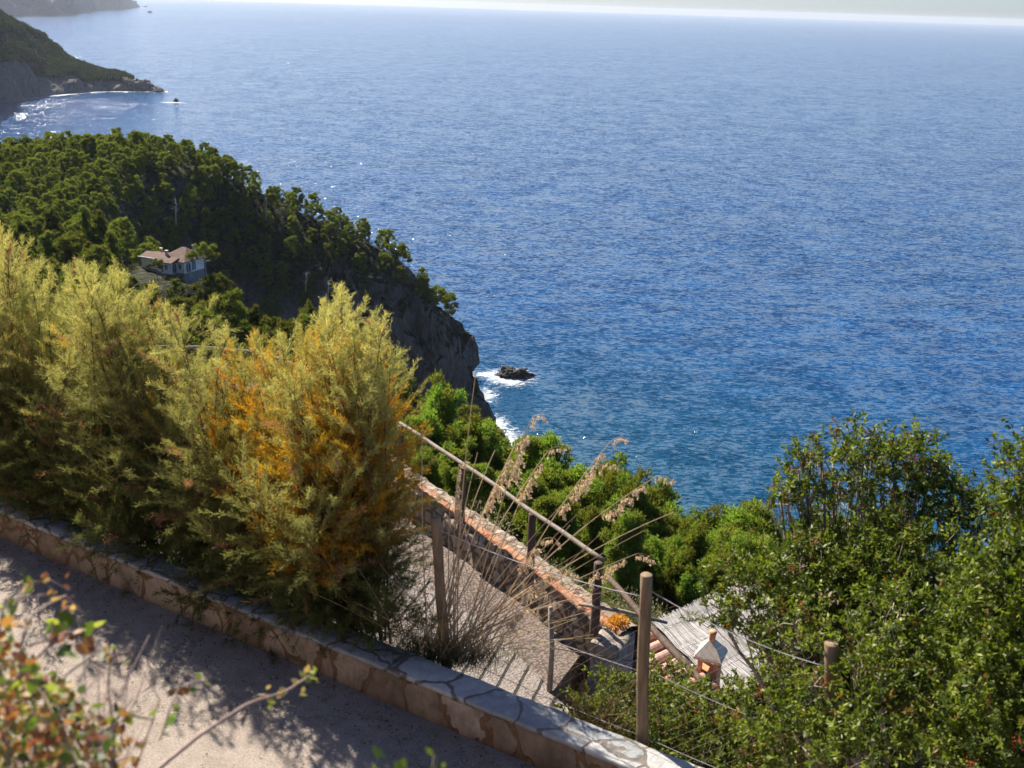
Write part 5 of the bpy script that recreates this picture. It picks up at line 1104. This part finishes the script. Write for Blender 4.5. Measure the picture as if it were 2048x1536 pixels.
# ================================================================ BRAMBLE IN FRONT, NEAR THE LENS
def bramble():
    rg = np.random.default_rng(23); root = np.array(P(40, 1700, 2.6)); e = empty('bramble', tuple(root)); tag(e, 'out of focus bramble with rusty and green leaves in the bottom left corner', 'bramble'); st = MB(); LP = []; LD = []; LL = []; LC = []
    GR = [(.10, .16, .03), (.16, .24, .05), (.30, .34, .08), (.06, .10, .03)]; BR = [(.30, .12, .05), (.40, .20, .09), (.20, .07, .04), (.48, .33, .20), (.12, .06, .04)]
    def stem(px, d, r0=.003, leaves=14, gmix=.4, ll=.03, w=.02):
        pts = [P(a, b_, d+(i*.03)) for i, (a, b_) in enumerate(px)]; pts = resample3(np.array(pts), 16)-root; st.tube(pts, [r0*(1-.6*i/15)+.0008 for i in range(16)], 5, False)
        for k in range(leaves):
            t = rg.uniform(.12, 1); i = int(t*15); p = pts[i]+rg.normal(size=3)*.012; LP.append(p); LD.append(unit(rg.normal(size=3)+np.array([0, -.2, .3]))); LL.append(ll*rg.uniform(.6, 1.25)); LC.append(np.array((GR if rg.random() < gmix else BR)[rg.integers(0, 4)])*rg.uniform(.8, 1.2))
    def resample3(p, n_):
        d = np.r_[0, np.cumsum(np.linalg.norm(np.diff(p, axis=0), axis=1))]; t = np.linspace(0, d[-1], n_); return np.stack([np.interp(t, d, p[:, k]) for k in range(3)], 1)
    stem([(290, 1560), (400, 1470), (500, 1405), (570, 1385), (622, 1350)], 2.5, .0045, 0)
    for px, py, n_ in ((622, 1350, 12), (600, 1362, 6), (560, 1392, 7), (530, 1398, 5)):
        for k in range(n_): LP.append(P(px, py, 2.6)-root+rg.normal(size=3)*.011); LD.append(unit(rg.normal(size=3)+np.array([0, 0, .5]))); LL.append(rg.uniform(.014, .026)); LC.append(np.array([(.22, .26, .07), (.40, .28, .18), (.34, .36, .12)][rg.integers(0, 3)]))
    stem([(-30, 1420), (60, 1330), (120, 1270), (165, 1262), (190, 1300)], 2.3, .003, 12, .35)
    stem([(60, 1560), (75, 1430), (40, 1300), (60, 1230), (130, 1190), (170, 1230)], 2.3, .003, 22, .3)
    stem([(30, 1200), (60, 1165), (100, 1160), (140, 1180)], 2.3, .0015, 16, .05, .016)
    stem([(230, 1560), (225, 1450), (215, 1370), (225, 1290), (240, 1350)], 2.4, .003, 18, .45)
    stem([(320, 1480), (345, 1400), (380, 1365), (415, 1362)], 2.4, .002, 16, .85, .026)
    stem([(120, 1560), (180, 1480), (260, 1430), (310, 1440)], 2.3, .0025, 18, .4)
    stem([(150, 1560), (120, 1430), (130, 1350), (190, 1310)], 2.3, .0025, 18, .4)
    stem([(20, 1560), (10, 1400), (-10, 1300), (10, 1200)], 2.2, .003, 24, .5)
    stem([(0, 1250), (40, 1195), (90, 1190)], 2.35, .002, 6, .9, .04)
    stem([(60, 1290), (110, 1275), (170, 1260), (190, 1270)], 2.35, .002, 8, .95, .04)
    for k in range(1500):
        px = rg.triangular(-80, -10, 300); py = rg.uniform(1270+max(0, px)*.75, 1580); LP.append(P(px, py, rg.uniform(2.0, 2.8))-root); LD.append(unit(rg.normal(size=3))); LL.append(rg.uniform(.012, .030)); LC.append(np.array((GR if rg.random() < .42 else BR)[rg.integers(0, 4)])*rg.uniform(.7, 1.2))
    for k in range(40):
        a = P(rg.uniform(-40, 260), 1580, rg.uniform(2.0, 2.7))-root; b_ = P(rg.uniform(-40, 330), rg.uniform(1250, 1500), rg.uniform(2.1, 2.7))-root; st.tube([a, (a+b_)/2+rg.normal(size=3)*.03, b_], [.002, .0016, .0008], 4, False)
    st.build('canes', M['cane'], e, smooth=True); V, Fq = ovals(np.array(LP), np.array(LD), np.array(LL), np.array(LL)*.62, rg, .1); link('leaves', mesh_np('leaves', V, Fq, M['bramble_leaf'], np.repeat(np.array(LC), 6, 0)), e)
    # green sprig at the bottom edge
    root = np.array(P(840, 1640, 2.0)); e = empty('leafy_sprig', tuple(root)); tag(e, 'blurred sprig of rounded green leaves poking up at the bottom edge', 'sprig'); st = MB(); LP = []; LD = []; LL = []; LC = []
    for (px, py, L) in ((770, 1528, .034), (755, 1545, .03), (800, 1530, .022), (868, 1508, .018), (862, 1540, .02), (890, 1535, .014)):
        p = P(px, py, 2.0)-root; st.tube([(0, 0, 0), p*.6+np.array([0.005, 0, 0]), p], [.002, .0015, .001], 4, False)
        for q in range(2): LP.append(p+rg.normal(size=3)*.006); LD.append(unit(np.array([rg.normal()*.5, rg.normal()*.4, 1]))); LL.append(L*rg.uniform(.7, 1.1)); LC.append(np.array([(.08, .13, .02), (.12, .17, .03), (.07, .11, .02)][rg.integers(0, 3)]))
    st.build('stems', M['cane'], e, smooth=True); V, Fq = ovals(np.array(LP), np.array(LD), np.array(LL), np.array(LL)*.7, rg, .1); link('leaves', mesh_np('leaves', V, Fq, M['bramble_leaf'], np.repeat(np.array(LC), 6, 0)), e)
M['cane'] = simple('bramble_cane', (.20, .13, .10), (.42, .30, .26), 20, .7, .3, .002)
bramble()
# orange flowering plant at the end of the parapet
fpn = np.array(PZ(1236, 1256, -7.45)); e = empty('flowering_plant', tuple(fpn)); tag(e, 'small orange leaved plant on the end of the rubble parapet', 'plant'); rg = np.random.default_rng(8); n_ = 900
d = unit(rg.normal(size=(n_, 3))); d[:, 2] = np.abs(d[:, 2]); V, Fq = ovals(d*np.array([.17, .17, .17])*rg.uniform(.5, 1, (n_, 1)), unit(d+rg.normal(size=(n_, 3))*.5), .035, .016, rg); up = (d[:, 2] > .35)[:, None]
link('leaves', mesh_np('leaves', V, Fq, M['bramble_leaf'], np.repeat(np.where(up, np.array([.62, .30, .03]), np.array([.07, .10, .03]))*rg.uniform(.7, 1.3, (n_, 1)), 6, 0)), e)
m = MB(); [m.tube([(0, 0, -.1), tuple(q*.08), tuple(q*.15)], [.008, .005, .003], 4, False) for q in d[:14]]; m.build('stems', M['stem'], e)

# dead leaves and grit blown along the foot of the wall and over the upper road
rg = np.random.default_rng(41); n_ = 2600; t = rg.uniform(-9, 4, n_); off = -.02-np.abs(rg.normal(size=n_))*.22; far = rg.random(n_) < .25; off = np.where(far, -rg.uniform(0, 2.6, n_), off)
Pn = np.stack([W0[0]+dW[0]*t-nW[0]*off, W0[1]+dW[1]*t-nW[1]*off, np.full(n_, -4.692)], 1); D = unit(np.stack([rg.normal(size=n_), rg.normal(size=n_), rg.uniform(0, .35, n_)], 1))
V, Fq = quads(Pn, D, rg.uniform(.012, .035, n_), rg.uniform(.006, .014, n_), rg); V[:, 2] = np.maximum(V[:, 2], -4.697)
C = np.repeat(np.array([(.16, .09, .04), (.28, .18, .09), (.08, .06, .04), (.35, .26, .15)])[rg.integers(0, 4, n_)], 4, 0)
tag(link('leaf_litter', mesh_np('leaf_litter', V, Fq, M['dry'], C)), 'brown leaf litter along the foot of the wall', 'leaf litter', kind='stuff')
# ================================================================ HAZE
def haze():
    m = bpy.data.materials.new('haze'); m.use_nodes = True; n = m.node_tree; n.nodes.clear()
    o = n.nodes.new('ShaderNodeOutputMaterial'); v = n.nodes.new('ShaderNodeVolumePrincipled')
    v.inputs['Color'].default_value = (.78, .87, 1.0, 1); v.inputs['Density'].default_value = 2.5e-5; v.inputs['Anisotropy'].default_value = .15
    n.links.new(v.outputs[0], o.inputs['Volume'])
    mb = MB(); x0, x1, y0, y1, z0, z1 = -42500, 42500, -2100, 42500, SEA-15, 45
    mb.add([(x0, y0, z0), (x1, y0, z0), (x1, y1, z0), (x0, y1, z0), (x0, y0, z1), (x1, y0, z1), (x1, y1, z1), (x0, y1, z1)], [(3, 2, 1, 0), (4, 5, 6, 7), (0, 1, 5, 4), (1, 2, 6, 5), (2, 3, 7, 6), (3, 0, 4, 7)])
    tag(mb.build('haze', m), kind='stuff')
haze()
